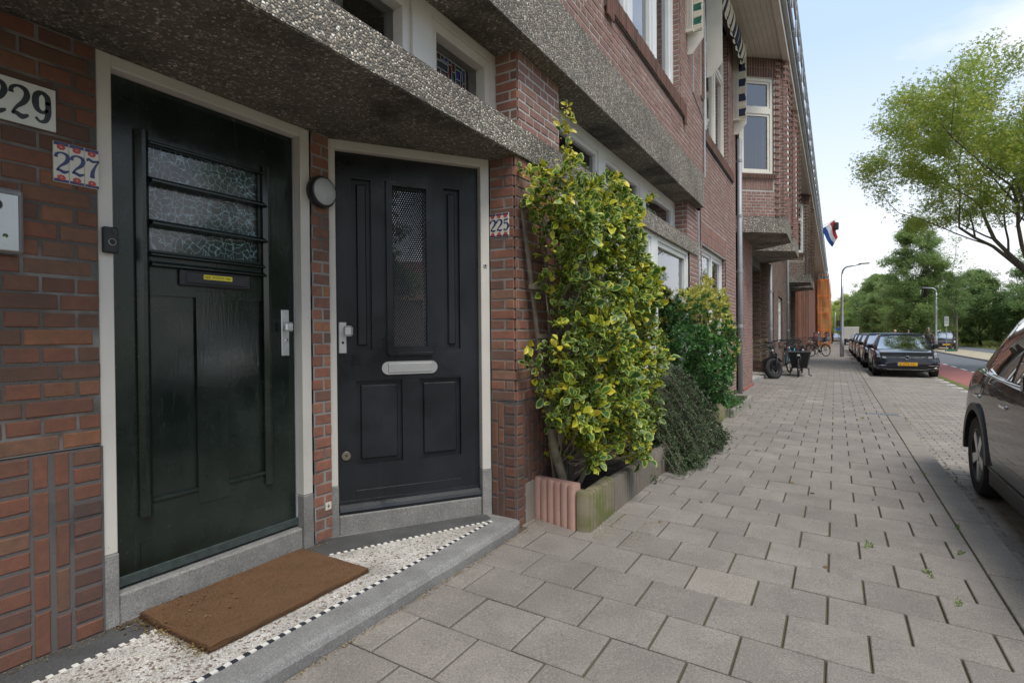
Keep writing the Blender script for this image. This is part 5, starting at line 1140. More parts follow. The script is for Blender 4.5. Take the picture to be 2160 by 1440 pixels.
    def patch(name_, k0, k1, f0, f1, mat, off, par, nk=8, nf=6, mirror=True):
        for sx in ((1, -1) if mirror else (1,)):
            mm = MB()
            def fn(s_, t_):
                k = k0+(k1-k0)*s_; f = f0+(f1-f0)*t_; x, y, z = ring(f)(abs(k)); x = x if k >= 0 else -x
                e = 1+off/max(.2, bw_); yc = (b0+b1)/2; return (sx*(x*e), yc+(y-yc)*(1+off/1.6), z+off*.4)
            mm.grid(fn, nk, nf); o = mm.obj(name_, mat, par, smooth=True)
        return o
    shell = MB()
    ks = [i/48 for i in range(49)]; fs_ = [0, .15, .3, .5, .7, .85, .95, 1]
    def fullring(f):
        p = ring(f); h = [p(k) for k in ks]; return h+[(-x, y, z) for x, y, z in h[-2:0:-1]]
    rr_ = [fullring(f) for f in fs_]
    top = [(x*.93, (r0+r1)/2+(y-(r0+r1)/2)*.95, H-.018) for x, y, z in rr_[-1]]; top2 = [(x*.5, (r0+r1)/2+(y-(r0+r1)/2)*.6, H-.002) for x, y, z in rr_[-1]]
    rr_ += [top, top2]; n = len(rr_[0]); shell.add([p for r in rr_ for p in r], [(i*n+k, i*n+(k+1) % n, (i+1)*n+(k+1) % n, (i+1)*n+k) for i in range(len(rr_)-1) for k in range(n)]+[tuple(range((len(rr_)-1)*n, len(rr_)*n))])
    ro = shell.obj('roof', paint_m, t); shade_auto(ro, 50)
    patch('windscreen', -.222, .222, .03, .93, M_carglass, .006, t, 20, 8, False)
    patch('side_window', .275, .50, .06, .90, M_carglass, .006, t); patch('side_window', .515, .70, .06, .90, M_carglass, .006, t)
    if r1 < b1-.05: patch('rear_window', .80, 1.0, .25, .88, M_carglass, .006, t, 10, 6)
    # dark interior lies inside the shell: glass sits on a dark liner
    patch('window_liner', -.232, .232, .01, .955, M_plast, .003, t, 20, 8, False); patch('window_liner', .262, .715, .03, .93, M_plast, .003, t, 16, 6)
    if roofrail:
        for sx in (-1, 1): MB().tube([(sx*rw*.86, r0+.15, H-.03), (sx*rw*.88, r0+.3, H+.02), (sx*rw*.88, r1-.35, H+.015), (sx*rw*.84, r1-.15, H-.04)], .013, 8).obj('roof_rail', M_alu, t, smooth=True)
    # wheels
    for yy in wy:
        for sx in (-1, 1):
            wh = link('wheel', None, t, (sx*(hw-.115), yy, wheel_r)); T = Matrix.Rotation(pi/2*sx, 4, 'Y'); r = wheel_r
            m = MB(); m.lathe([(r*.66, -.10), (r*.90, -.108), (r*.975, -.09), (r, -.06), (r, .06), (r*.975, .09), (r*.90, .108), (r*.66, .10), (r*.64, .09), (r*.62, 0)], 40, T); shade_auto(m.obj('tyre', M_rubber, wh), 40)
            m = MB(); m.lathe([(r*.655, .02), (r*.665, .10), (r*.635, .10), (r*.60, .05), (r*.12, .03)], 32, T); o = m.obj('rim', M_dull, wh); shade_auto(o)
            m = MB(); m.T = T
            for k in range(5):
                m.T = T @ Matrix.Rotation(2*pi*k/5+.3, 4, 'Z'); m.prism([(-.028, 0), (.028, 0), (.045, r*.62), (-.045, r*.62)], .075, .095)
            m.T = None; m.lathe([(.05, .06), (.05, .10), (.03, .105)], 16, T); m.obj('spokes', M_alu, wh)
    # arch liners
    m = MB(); m.box(-hw*.80, hw*.80, .25, Lc-.3, .22, belt-.1); m.obj('underbody', M_plast, t)
    # front details
    def onbody(name_, mat, *b, bev=.004): return boxes(None, name_, mat, t, *b, bev=bev)
    def curvepatch(name_, mat, x0, x1, z0, z1, d=.012, sx=1, ztw=0., rear=False, nn_=10):
        """a thin solid that follows the rounded nose or tail"""
        mm = MB(); vs = []
        def nose(x, z):
            y = 0.
            for _ in range(60):
                wb, wm, ws, zb, zs, zt = interp(ST, y if not rear else Lc-y); zm = zb+.3*(zs-zb)
                wz = wb+(wm-wb)*max(0, min(1, (z-zb)/(zm-zb+1e-3))) if z < zm else wm+(ws-wm)*max(0, min(1, (z-zm)/(zs-zm+1e-3)))
                if abs(x) <= wz and zb <= z <= zt-(zt-zs)*min(1, abs(x)/ws)**2+.005: break
                y += .012
            return y if not rear else Lc-y
        sg = 1 if rear else -1
        for i in range(nn_+1):
            x = x0+(x1-x0)*i/nn_; tt = i/nn_
            for z in (z0+ztw*tt, z1+ztw*tt*.4): y = nose(x, z); vs += [(sx*x, y+sg*d, z), (sx*x, y-sg*.03, z)]
        fs = []
        for i in range(nn_): a = 4*i; fs += [(a, a+4, a+6, a+2), (a, a+1, a+5, a+4), (a+2, a+6, a+7, a+3)]
        fs += [(0, 2, 3, 1), (4*nn_, 4*nn_+1, 4*nn_+3, 4*nn_+2)]; mm.add(vs, fs); return mm.obj(name_, mat, t)
    if detail:
        M_lens = bpy.data.materials.get('lamp_lens') or plain('lamp_lens', (.30, .32, .34), .08, .3, .1)
        zl = hood-.16
        for sx in (-1, 1):
            curvepatch('headlight', M_dull, hw*.55, hw*.93, zl-.055, zl+.045, .012, sx, .06); curvepatch('headlight_lens', M_lens, hw*.62, hw*.74, zl-.035, zl+.02, .017, sx, .01, nn_=4); curvepatch('headlight_lens', M_lens, hw*.80, hw*.90, zl-.02, zl+.05, .017, sx, .02, nn_=4)
            curvepatch('headlight_trim', M_chrome, hw*.60, hw*.74, zl-.045, zl-.037, .020, sx, .006, nn_=4); curvepatch('headlight_trim', M_chrome, hw*.78, hw*.90, zl-.035, zl-.027, .020, sx, .02, nn_=4)
        curvepatch('grille', M_plast, -hw*.55, hw*.55, zl-.045, zl+.022, .010); curvepatch('grille_bar', M_steel, -hw*.54, hw*.54, zl-.012, zl-.006, .016)
        curvepatch('air_intake', M_plast, -hw*.58, hw*.58, .26, .36, .010)
        for sx in (-1, 1):
            curvepatch('bumper_trim', M_chrome, hw*.62, hw*.90, .375, .387, .014, sx, nn_=5); curvepatch('bumper_trim', M_chrome, hw*.58, hw*.90, .262, .276, .016, sx, .05, nn_=6)
        curvepatch('bumper_trim', M_chrome, -hw*.58, hw*.58, .246, .258, .016)
        for sx in (-1, 1): curvepatch('tail_light', plain('tail_lens', (.25, .01, .01), .15) if 'tail_lens' not in bpy.data.materials else bpy.data.materials['tail_lens'], hw*.5, hw*.93, belt-.16, belt-.02, .012, sx, 0, True)
        pb = boxes(None, 'number_plate', M_plate, t, (-.235, .26, -.030, -.018, .375, .480), bev=.002); boxes(None, 'plate_strip', M_eu, t, (-.262, -.233, -.031, -.018, .375, .480), bev=.001)
        if plate_text:
            Tp = Matrix.Translation((-.215, -.0305, .395)) @ Matrix.Rotation(0, 4, 'Z'); cu_ = text(plate_text, Matrix.Identity(4), .092, M_ink, t, 'plate_lettering', .0004)
            for v in cu_.data.vertices: x, y, z = v.co; v.co = (x*1.08-.200, -.0305-y, z+.395)
    for sx in (-1, 1):                                     # mirrors
        m = MB(); m.bbox(sx*hw*.93 if sx > 0 else sx*hw*1.14, sx*hw*1.14 if sx > 0 else sx*hw*.93, b0+.32, b0+.44, belt+.005, belt+.15, .035); m.obj('wing_mirror', paint_m, t); MB().tube([(sx*hw*.90, b0+.40, belt), (sx*hw*1.0, b0+.39, belt+.03)], .016, 6).obj('mirror_arm', M_plast, t)
    # side details: handles, door gaps, sill cladding, chrome line
    for sx in (-1, 1):
        for yy in (b0+1.38, b0+2.22): boxes(None, 'door_handle', M_chrome if cladding else paint_m, t, (sx*hw*.985-.012, sx*hw*.985+.02, yy, yy+.17, belt-.185, belt-.155), bev=.008)
        boxes(None, 'sill', M_plast, t, (sx*hw*.97-.012, sx*hw*.97+.022, wy[0]+.42, wy[1]-.42, .19, .31), bev=.008)
        if cladding:
            for yy in wy:
                m = MB(); pts = [(cos(a), sin(a)) for a in [pi*q/20-.12*0 for q in range(21)]]
                vs = []
                for c_, s_ in pts:
                    for rad in (wheel_r+.045, wheel_r+.105):
                        for xo in (hw*.955, hw*1.012): vs.append((sx*xo, yy+c_*rad, wheel_r+s_*rad))
                fs = [f for i in range(20) for f in ((4*i+1, 4*i+5, 4*i+7, 4*i+3), (4*i, 4*i+1, 4*i+5, 4*i+4), (4*i+2, 4*i+3, 4*i+7, 4*i+6))]; m.add(vs, fs); m.obj('wheel_arch_trim', M_plast, t)
            m = MB(); m.tube([(sx*hw*.962, b0+.34, belt-.008), (sx*hw*.968, b0+1.0, belt+.0), (sx*hw*.962, b0+1.6, belt+.008), (sx*hw*.935, b0+2.15, belt+.022), (sx*hw*.90, b0+2.4, belt+.06)], .011, 8); m.obj('chrome_line', M_chrome, t, smooth=True)
    # badge: ring with two nested letters
    if badge:
        bg_ = link('badge', None, t, (0, -.012, hood-.175)); m = MB(); m.tube([(.055*cos(a), 0, .055*sin(a)) for a in [2*pi*k/24 for k in range(24)]], .006, 6, closed=True); m.obj('ring', M_chrome, bg_, smooth=True)
        m = MB(); stroke(m, [(-.026, .044), (0, .006), (.026, .044)], [.010]*3, -.006, .004, 1); stroke(m, [(-.046, .016), (-.024, -.040), (0, .000), (.024, -.040), (.046, .016)], [.010]*5, -.006, .004, 1); m.obj('letters', M_chrome, bg_)
        m = MB(); m.lathe([(.055, -.002), (.055, .004)], 24, Matrix.Rotation(pi/2, 4, 'X')); m.obj('badge_disc', M_plast, bg_)
    return t
suv = make_car('parked_car', 'black crossover car cropped by the right edge, its rear wheel by the kerb', 'car', M_carbrown, 4.28, 1.80, 1.62, 1.03, .96, .345, (.86, 3.44), cladding=True, roofrail=True, plate_text=None, glass_pts=(1.12, 1.85, 3.45, 4.02),
    group='cars parked along the kerb')
suv.location = (1.93, 2.60, ROAD)
golf = make_car('parked_car', 'dark blue-black hatchback with yellow plate 8-ZTS-13, first car beyond the gap', 'car', M_carnavy, 4.2, 1.74, 1.40, .885, .80, .31, (.82, 3.42), badge=True, plate_text='8-ZTS-13', group='cars parked along the kerb', glass_pts=(1.10, 1.92, 3.30, 3.95))
golf.location = (1.94, 20.95, ROAD)
names = [('black parked car directly behind the dark hatchback with plate 8-ZTS-13', M_carblack, 25.9), ('dark grey car, third in the parked row beyond the gap', M_cargrey, 31.0), ('black parked car, fourth in the row beyond the gap', M_carblack, 36.0), ('brownish black car, fifth in the parked row beyond the gap', M_carbrown, 41.2), ('silver-roofed car, last of the row before the white van', M_carsilver, 46.4)]
c2 = make_car('parked_car', names[0][0], 'car', M_carblack, 4.2, 1.72, 1.43, .90, .80, .31, (.82, 3.42), group='cars parked along the kerb')
for i, (lab, mt, y) in enumerate(names):
    c = c2 if i == 0 else copy_tree(c2, label=lab); c.location = (1.83-.02*i, y, ROAD)
    if mt is not M_carblack:
        for ch in c.children:
            if ch.name.split('.')[0] in ('body', 'roof', 'wing_mirror', 'door_handle'): ch.data = ch.data.copy(); ch.data.materials[0] = mt
vo = make_car('parked_car', 'dark blue crossover with a yellow plate parked across the road behind the young tree', 'car', M_carnavy, 4.3, 1.74, 1.5, .95, .88, .33, (.85, 3.45), plate_text='', glass_pts=(1.15, 1.9, 3.5, 4.1))
vo.location = (7.75, 55.9, ROAD+.02)
v2 = copy_tree(vo, label='second dark car parked half hidden behind the tall lamp post across the road'); v2.location = (6.9, 62.5, ROAD+.02)
# far vehicles
van = thing('box_van', 'white box van parked beyond the row of cars', 'van', (1.66, 76.5, ROAD), local=True)
boxes(None, 'cargo_box', M_signw, van, (-.80, .80, 0, 4.2, .75, 2.20), bev=.02); boxes(None, 'rear_door', M_signw, van, (-.76, -.01, -.03, -.002, .80, 2.14), (.01, .76, -.03, -.002, .80, 2.14), bev=.006); boxes(None, 'cab', M_signw, van, (-.78, .78, 4.3, 5.8, .35, 1.7), bev=.12)
boxes(None, 'marker_strip', M_redf, van, (.775, .802, -.034, -.004, 1.0, 2.1)); boxes(None, 'bumper', M_dull, van, (-.78, .78, -.1, .1, .35, .5))
for x in (-.65, .65):
    for y in (.8, 4.9): m = MB(); m.lathe([(.2, -.1), (.34, -.1), (.34, .1), (.2, .1)], 20, Matrix.Translation((x, y, .34)) @ Matrix.Rotation(pi/2, 4, 'Y')); m.obj('wheel', M_rubber, van)
fc = copy_tree(c2, label='white car far along the street beyond the lamp post', loc=(-.1, 100, ROAD))
for ch in fc.children:
    if ch.name.split('.')[0] in ('body', 'roof', 'wing_mirror'): ch.data = ch.data.copy(); ch.data.materials[0] = M_carsilver
fc['group'] = 'far cars'
# ------------------------------------------------------------------ lamp posts, signs
def lamp(name, label, x, y, z0, h, arm, r, grp='street lamps'):
    t = thing(name, label, 'lamp post', (x, y, z0), group=grp, local=True)
    MB().tube([(0, 0, 0), (0, 0, 1.0), (0, 0, 1.05), (.01, 0, h*.6), (.02, 0, h-.55)], [r*1.25, r*1.25, r, r*.8, r*.6], 14).obj('pole', M_steel, t, smooth=True)
    s_ = 1 if arm > 0 else -1; n_ = 10
    MB().tube([(.02, 0, h-.56)]+[(.02+s_*(.32-.32*cos(a)), 0, h-.55+.38*sin(a)) for a in [pi/2*k/n_ for k in range(1, n_+1)]]+[(arm*.68, 0, h-.08)], r*.52, 10).obj('arm', M_steel, t, smooth=True)
    m = MB(); m.bbox(min(arm*.62, arm), max(arm*.62, arm), -.07, .07, h-.09, h-.035, .015); m.obj('lamp_head', M_dull, t); return t
lamp('street_lamp', 'tall grey lamp post with a long arm on the pavement by the parked cars', .32, 35.2, 0, 5.15, 1.29, .085)
lamp('street_lamp', 'grey lamp post with arm pointing left on the far side of the road', 6.98, 55, ROAD, 5.18, -1.4, .09)
lamp('street_lamp', 'smaller distant lamp post in front of the tree row', 6.3, 90, ROAD, 4.5, -1.1, .07)
lamp('street_lamp', 'farthest lamp post, near the orange scaffolding', .0, 110, 0, 5.6, 1.2, .06)
sg = thing('traffic_sign', 'small pole with blue round traffic signs left of the white van', 'traffic sign', (.29, 71, 0), local=True)
MB().tube([(0, 0, 0), (0, 0, 3.3)], .035, 8).obj('pole', M_steel, sg); boxes(None, 'sign_back', M_dull, sg, (-.16, .16, -.03, 0, 2.15, 2.75))
for x in (-.12, .14): m = MB(); m.lathe([(.15, 0), (.15, .02)], 20, Matrix.Translation((x, -.04, 1.8)) @ Matrix.Rotation(pi/2, 4, 'X')); m.obj('sign_disc', plain('sign_blue', (.02, .15, .5), .4) if x < 0 else bpy.data.materials['sign_blue'], sg)
ps = thing('parking_sign', 'grey and white parking sign on a thin post beside the young tree', 'sign', (7.09, 51, ROAD), local=True)
MB().tube([(0, 0, 0), (0, 0, 2.65)], .025, 8).obj('post', M_steel, ps); boxes(None, 'sign_plate', M_signw, ps, (-.13, .13, -.03, -.01, 1.9, 2.6)); boxes(None, 'sign_rows', M_steel, ps, (-.11, .11, -.035, -.03, 2.25, 2.56), (-.11, -.01, -.035, -.03, 2.08, 2.18), (.01, .11, -.035, -.03, 2.08, 2.18))
# flag with a school bag on its pole
fg = thing('flag', 'Dutch red white and blue flag on a slanting pole high on the terrace', 'flag', (-.95, 40, 7.9), local=True)
MB().tube([(-.8, .0, -.25), (1.02, 0, .62)], .018, 6).obj('flagpole', M_white, fg)
fm = [plain('flag_red', (.45, .03, .03), .8), plain('flag_white', (.7, .7, .7), .8), plain('flag_blue', (.02, .07, .28), .8)]
for k in range(3):
    m = MB()
    def fn(s_, t_, k=k):
        a = (2-k+t_)/3.                                     # along the pole, blue nearest the wall
        return (.16+.76*a-(.0)+s_*(.62-.45*a)+.03*sin(s_*7), .05*sin(s_*9+a*4)+.04, .06+.50*a-s_*(1.18-.10*a)*(1-.0*s_))
    m.grid(fn, 14, 5); m.obj('stripe', fm[k], fg, smooth=True)
bgk = thing('school_bag', 'dark school bag hanging from the tip of the flagpole', 'bag', (.06, 40, 8.2), local=True)
m = MB(); m.bbox(-.13, .15, -.10, .10, -.36, .12, .06); m.obj('bag', M_plast, bgk, smooth=False); MB().tube([(0, 0, .10), (-.03, 0, .2), (.02, 0, .1)], .012, 5).obj('strap', M_plast, bgk)
# ------------------------------------------------------------------ scaffolding
sf = thing('scaffolding', 'tall scaffolding wrapped in orange netting at the end of the terrace', 'scaffolding', (-.95, 60, 0), local=True)
def netm():
    m = bpy.data.materials.new('orange_netting'); m.use_nodes = True; t = m.node_tree; b = t.nodes['Principled BSDF']; b.inputs['Base Color'].default_value = (1, .42, .11, 1); b.inputs['Roughness'].default_value = .8
    tr = N(t, 'ShaderNodeBsdfTransparent'); tl_ = N(t, 'ShaderNodeBsdfTranslucent'); tl_.inputs[0].default_value = (.98, .34, .07, 1); a = N(t, 'ShaderNodeMixShader'); a.inputs[0].default_value = .5; c = N(t, 'ShaderNodeMixShader'); c.inputs[0].default_value = .5
    t.links.new(b.outputs[0], a.inputs[1]); t.links.new(tl_.outputs[0], a.inputs[2]); t.links.new(a.outputs[0], c.inputs[1]); t.links.new(tr.outputs[0], c.inputs[2]); t.links.new(c.outputs[0], t.nodes['Material Output'].inputs[0]); return m
M_net = netm()
for x in (-.42, .42):
    for y in np.arange(-1, 24, 2.4): MB().tube([(x, y, 0), (x, y, 6.9 if y < 4 else 6.6)], .03, 6).obj('standard', M_steel, sf)
for z in (1.6, 3.2, 4.8, 6.3):
    boxes(None, 'deck', M_wood, sf, (-.42, .42, -1, 23, z-.03, z)); MB().tube([(-.45, -1.02, z+.5), (.45, -1.02, z+.5)], .022, 6).obj('ledger', M_orange, sf); boxes(None, 'toe_board', M_orange, sf, (-.45, .45, -1.06, -1.03, z, z+.12))
for k in range(28): MB().tube([(-.18, -1.0, .2+k*.225), (.26, -1.0, .2+k*.225)], .02, 5).obj('rung', M_signw, sf)
for x in (-.2, .28): MB().tube([(x, -1.0, .1), (x, -1.0, 6.5)], .025, 6).obj('ladder_stile', M_signw, sf)
m = MB(); m.grid(lambda s_, t_: (-.50+1.0*s_+.02*sin(t_*30), -1.09+.04*sin(s_*8+t_*9), .05+6.35*t_), 10, 30); m.obj('netting', M_net, sf, smooth=True)
m = MB(); m.grid(lambda s_, t_: (.50+.05*sin(s_*14+t_*6)+.03*sin(t_*21), -1.08+24*s_, .05+6.35*t_), 40, 20); m.obj('netting', M_net, sf, smooth=True)
for k in range(4): MB().tube([(-.3+k*.22, -.8, 6.3), (-.28+k*.22, -.8, 7.2+.2*(k % 2))], .02, 5).obj('standard', M_steel, sf)
# ------------------------------------------------------------------ bicycles
def wheel(par, c, R, tr_, rimm=M_dull, spokes=18, lean=None, ax='x'):
    w_ = link('wheel', None, par, c)
    T = Matrix.Identity(4)
    MB().tube([(0, R*cos(a), R*sin(a)) for a in [2*pi*k/40 for k in range(40)]], tr_, 10, closed=True).obj('tyre', M_rubber, w_, smooth=True)
    MB().tube([(0, (R-tr_*1.0)*cos(a), (R-tr_*1.0)*sin(a)) for a in [2*pi*k/40 for k in range(40)]], tr_*.45 if tr_ > .03 else .011, 6, closed=True).obj('rim', rimm, w_, smooth=True)
    m = MB()
    for k in range(spokes): a = 2*pi*k/spokes; m.tube([(.02*(1 if k % 2 else -1), .015*cos(a+1), .015*sin(a+1)), (0, (R-tr_)*cos(a), (R-tr_)*sin(a))], .0022 if tr_ < .04 else .009, 4)
    m.obj('spokes', M_alu if tr_ < .04 else M_plast, w_, kind='stuff'); m = MB(); m.lathe([(.022, -.05), (.022, .05)], 12, Matrix.Rotation(pi/2, 4, 'Y')); m.obj('hub', M_dull, w_); return w_
def bicycle(label, frame_m, R=.34, tr_=.022, step=True, basket=False, childseat=False, fat=False, steer=0, group='bicycles parked against the terrace'):
    """front wheel at y=0 pointing -y, rear wheel at y=1.08"""
    t = thing('bicycle', label, 'bicycle', (0, 0, 0), group=group, local=True); fr = .020 if fat else .015; wb = 1.08
    wheel(t, (0, 0, R), R-tr_, tr_, spokes=10 if fat else 18); wheel(t, (0, wb, R), R-tr_, tr_, spokes=10 if fat else 18)
    f = MB(); hx = (0, .20, .80+.0); bb = (0, .62, .30); st = (0, .76, .78); hd = (0, .235, .66)
    f.tube([hd, (0, .42, .45), bb], fr*1.2, 8); f.tube([hx, (0, .5, .70 if not step else .56), (0, .70, .62)], fr, 8); f.tube([bb, st], fr, 8)
    for sx in (-.05, .05): f.tube([(0, .62, .30), (sx, .8, R), (sx, wb, R)], fr*.7, 6); f.tube([(0, .73, .70), (sx, .9, .6), (sx, wb, R)], fr*.6, 6)
    f.obj('frame', frame_m, t, smooth=True); g_ = MB()
    for sx in (-.05-tr_*.6, .05+tr_*.6): g_.tube([(0, .225, .70), (sx, .19, .66), (sx, .10, .5), (sx, 0, R)], fr*(1.1 if fat else .75), 8)
    g_.obj('fork', M_plast if fat else frame_m, t, smooth=True)
    hb = MB(); hb.tube([(0, .21, .78), (0, .18, 1.02)], .014, 8); hb.tube([(-.30, .36, 1.03), (-.28, .26, 1.06), (-.12, .17, 1.05), (0, .165, 1.02), (.12, .17, 1.05), (.28, .26, 1.06), (.30, .36, 1.03)], .012, 8); hb.obj('handlebar', M_dull, t, smooth=True)
    for sx in (-1, 1): MB().tube([(sx*.285, .28, 1.055), (sx*.305, .40, 1.025)], .018, 8).obj('grip', M_plast, t)
    s_ = MB(); s_.grid(lambda a, b: ((b-.5)*(.06+.16*a**1.5), .64+.27*a, .90+.02*a-.10*(b-.5)**2*4*.3), 8, 6); so_ = s_.obj('saddle', M_plast, t, smooth=True); MB().tube([st, (0, .79, .90)], .013, 6).obj('seat_post', M_dull, t); boxes(None, 'saddle_base', M_plast, t, (-.07, .07, .74, .92, .865, .895), bev=.01)
    rk = MB(); rk.box(-.06, .06, .88, 1.30, .72, .735); rk.tube([(-.06, wb, R), (-.06, 1.05, .72)], .006, 5); rk.tube([(.06, wb, R), (.06, 1.05, .72)], .006, 5); rk.obj('carrier', M_dull, t)
    for cy in (0, wb):
        m = MB(); n_ = 14; a0, a1 = (.4, 2.5) if cy == 0 else (.2, 2.9); rr_ = R+.018; hw_ = tr_+.012; vs = []
        for k in range(n_+1): a = a0+(a1-a0)*k/n_; vs += [(-hw_, cy+rr_*cos(a), R+rr_*sin(a)-.012), (0, cy+rr_*cos(a), R+rr_*sin(a)), (hw_, cy+rr_*cos(a), R+rr_*sin(a)-.012)]
        m.add(vs, [(3*k+j, 3*k+j+1, 3*k+j+4, 3*k+j+3) for k in range(n_) for j in (0, 1)]); m.obj('mudguard', M_plast, t, smooth=True)
    m = MB(); m.lathe([(.09, -.05), (.09, -.045)], 20, Matrix.Translation((.06, .62, .30)) @ Matrix.Rotation(pi/2, 4, 'Y')); m.tube([(.06, .62, .30), (.09, .60, .14)], .009, 6); m.box(.08, .17, .56, .64, .125, .145); m.tube([(-.06, .62, .30), (-.09, .64, .46)], .009, 6); m.box(-.17, -.08, .60, .68, .45, .47); m.obj('crankset', M_dull, t)
    m = MB(); m.tube([(-.03, .7, .30), (-.20, .66, .02)], .009, 6); m.tube([(-.20, .66, .02), (-.24, .68, .012)], .012, 6); m.obj('kickstand', M_plast, t); m = MB(); m.bbox(-.035, .035, .10, .16, .78, .84, .012); m.obj('headlamp', M_alu, t)
    if basket:
        for z in (.86, .93, 1.0, 1.07): m = MB(); q_ = .14+(z-.86)*.25; m.tube([(-q_, -.16, z), (q_, -.16, z), (q_, .12, z), (-q_, .12, z)], .007, 5, closed=True); m.obj('basket_ring', M_plast, t)
        m = MB()
        for x in np.linspace(-.14, .14, 7):
            for yy in (-.16, .12): m.tube([(x, yy, .86), (x*1.35, yy, 1.07)], .004, 4)
        m.box(-.14, .14, -.16, .12, .855, .862); m.obj('basket_wires', M_plast, t, kind='stuff')
    if steer:
        Tq = Matrix.Translation((0, .10, 0)) @ Matrix.Rotation(steer, 4, 'Z') @ Matrix.Translation((0, -.10, 0))
        for ch in list(t.children):
            n0 = ch.name.split('.')[0]
            if n0 in ('fork', 'handlebar', 'grip', 'headlamp', 'basket_ring', 'basket_wires') or (n0 == 'wheel' and ch.location.y < .5) or (n0 == 'mudguard' and min(v.co.y for v in ch.data.vertices) < .3): ch.matrix_parent_inverse = Tq
    if childseat:
        m = MB(); m.bbox(-.17, .17, .98, 1.30, .80, .90, .03); m.bbox(-.17, .17, 1.22, 1.32, .88, 1.36, .045); m.bbox(-.20, -.15, 1.0, 1.3, .88, 1.08, .02); m.bbox(.15, .20, 1.0, 1.3, .88, 1.08, .02); m.obj('child_seat', M_cargrey, t); m = MB(); m.bbox(-.10, .10, 1.19, 1.23, .92, 1.25, .015); m.obj('seat_pad', plain('pink_pad', (.45, .22, .20), .9), t)
    return t
fb = bicycle('black fat-tyred bike leaning on its stand nearest the porch', M_plast, R=.315, tr_=.075, fat=True, basket=True, steer=RD(-42)); fb.location = (-1.36, 16.75, .03); fb.rotation_euler = (0, RD(-13), RD(4)); 
b2 = bicycle('upright city bike with light blue frame parts behind the cargo bike', plain('light_blue_frame', (.05, .42, .60), .4), basket=False); b2.location = (-1.25, 19.6, .03); b2.rotation_euler = (0, RD(-6), RD(-12))
b3 = bicycle('dark bicycle with a wire basket in the middle of the parked row', M_dull, basket=True); b3.location = (-1.30, 22.9, .03); b3.rotation_euler = (0, RD(-5), RD(20))
b4 = copy_tree(b3, label='dark bicycle leaning against the wall between the basket bike and the pipe'); b4.location = (-1.42, 25.3, .03); b4.rotation_euler = (0, RD(-8), RD(-15))
b5 = bicycle('black bicycle with a child seat standing farthest out on the pavement', M_plast, childseat=True); b5.location = (-1.12, 33.6, .03); b5.rotation_euler = (0, RD(-5), RD(-40))
b6 = copy_tree(b5, label='second child-seat bicycle partly hidden behind the one farthest out'); b6.location = (-1.35, 36.3, .03); b6.rotation_euler = (0, RD(-3), RD(-20))
# cargo bike
cg = thing('cargo_bike', 'black cargo bike with a big tapered box standing on the pavement', 'cargo bike', (-.92, 17.8, .03), local=True)
wheel(cg, (0, 0, .27), .245, .025, spokes=14); wheel(cg, (0, 1.95, .33), .31, .022, spokes=14)
def boxloft(bm_, x0, x1, xt0, xt1, y0, y1, yt0, yt1, z0, z1, th):
    vs = [(x0,y0,z0),(x1,y0,z0),(x1,y1,z0),(x0,y1,z0),(xt0,yt0,z1),(xt1,yt0,z1),(xt1,yt1,z1),(xt0,yt1,z1)]
    i_ = [(x0+th,y0+th,z0+th),(x1-th,y0+th,z0+th),(x1-th,y1-th,z0+th),(x0+th,y1-th,z0+th),(xt0+th,yt0+th,z1),(xt1-th,yt0+th,z1),(xt1-th,yt1-th,z1),(xt0+th,yt1-th,z1)]
    bm_.add(vs+i_, [(0,3,2,1),(0,1,5,4),(1,2,6,5),(2,3,7,6),(3,0,4,7),(8,9,10,11),(8,12,13,9),(9,13,14,10),(10,14,15,11),(11,15,12,8),(4,5,13,12),(5,6,14,13),(6,7,15,14),(7,4,12,15)])
m = MB(); boxloft(m, -.19, .20, -.27, .29, .30, 1.05, .10, 1.15, .24, .72, .015); m.obj('cargo_box', M_plast, cg)
m = MB(); m.tube([(-.27, 1.15, .725), (-.27, .10, .725), (.29, .10, .725), (.29, 1.15, .725)], .014, 6, closed=True); m.obj('box_rim', plain('grey_rim', (.11, .11, .115), .5), cg); MB().tube([(.29, .10, .74), (.29, 1.1, .75)], .014, 6).obj('chrome_rail', M_chrome, cg)
m = MB()
for sx in (-.05, .05): m.tube([(0, .12, .64), (sx, .06, .60), (sx, 0, .27)], .016, 8)
m.obj('fork', M_dull, cg, smooth=True); m = MB(); m.bbox(-.04, .04, -.05, 0, .60, .66, .012); m.obj('headlamp', M_alu, cg)
m = MB(); m.tube([(0, .15, .62), (0, .3, .25), (0, 1.1, .24), (0, 1.5, .32), (0, 1.62, .78)], .024, 8); m.tube([(0, 1.55, .34), (0, 1.95, .33)], .018, 6); m.tube([(0, 1.60, .66), (0, 1.95, .33)], .012, 6); m.tube([(0, 1.18, .3), (0, 1.12, 1.02)], .018, 8); m.obj('frame', M_dull, cg, smooth=True)
m = MB(); m.tube([(-.30, 1.30, 1.06), (-.24, 1.16, 1.08), (0, 1.10, 1.03), (.24, 1.16, 1.08), (.30, 1.30, 1.06)], .013, 8); m.obj('handlebar', M_plast, cg, smooth=True)
m = MB(); m.bbox(-.09, .09, 1.56, 1.80, .84, .90, .02); m.obj('saddle', M_plast, cg); boxes(None, 'battery', M_signw, cg, (-.05, .05, 1.85, 2.15, .66, .76), bev=.01)
for sx in (-1, 1): MB().tube([(sx*.12, .62, .24), (sx*.24, .56, .22), (sx*.25, .54, .03), (sx*.32, .48, .012)], .016, 6).obj('stand_leg', M_dull, cg)
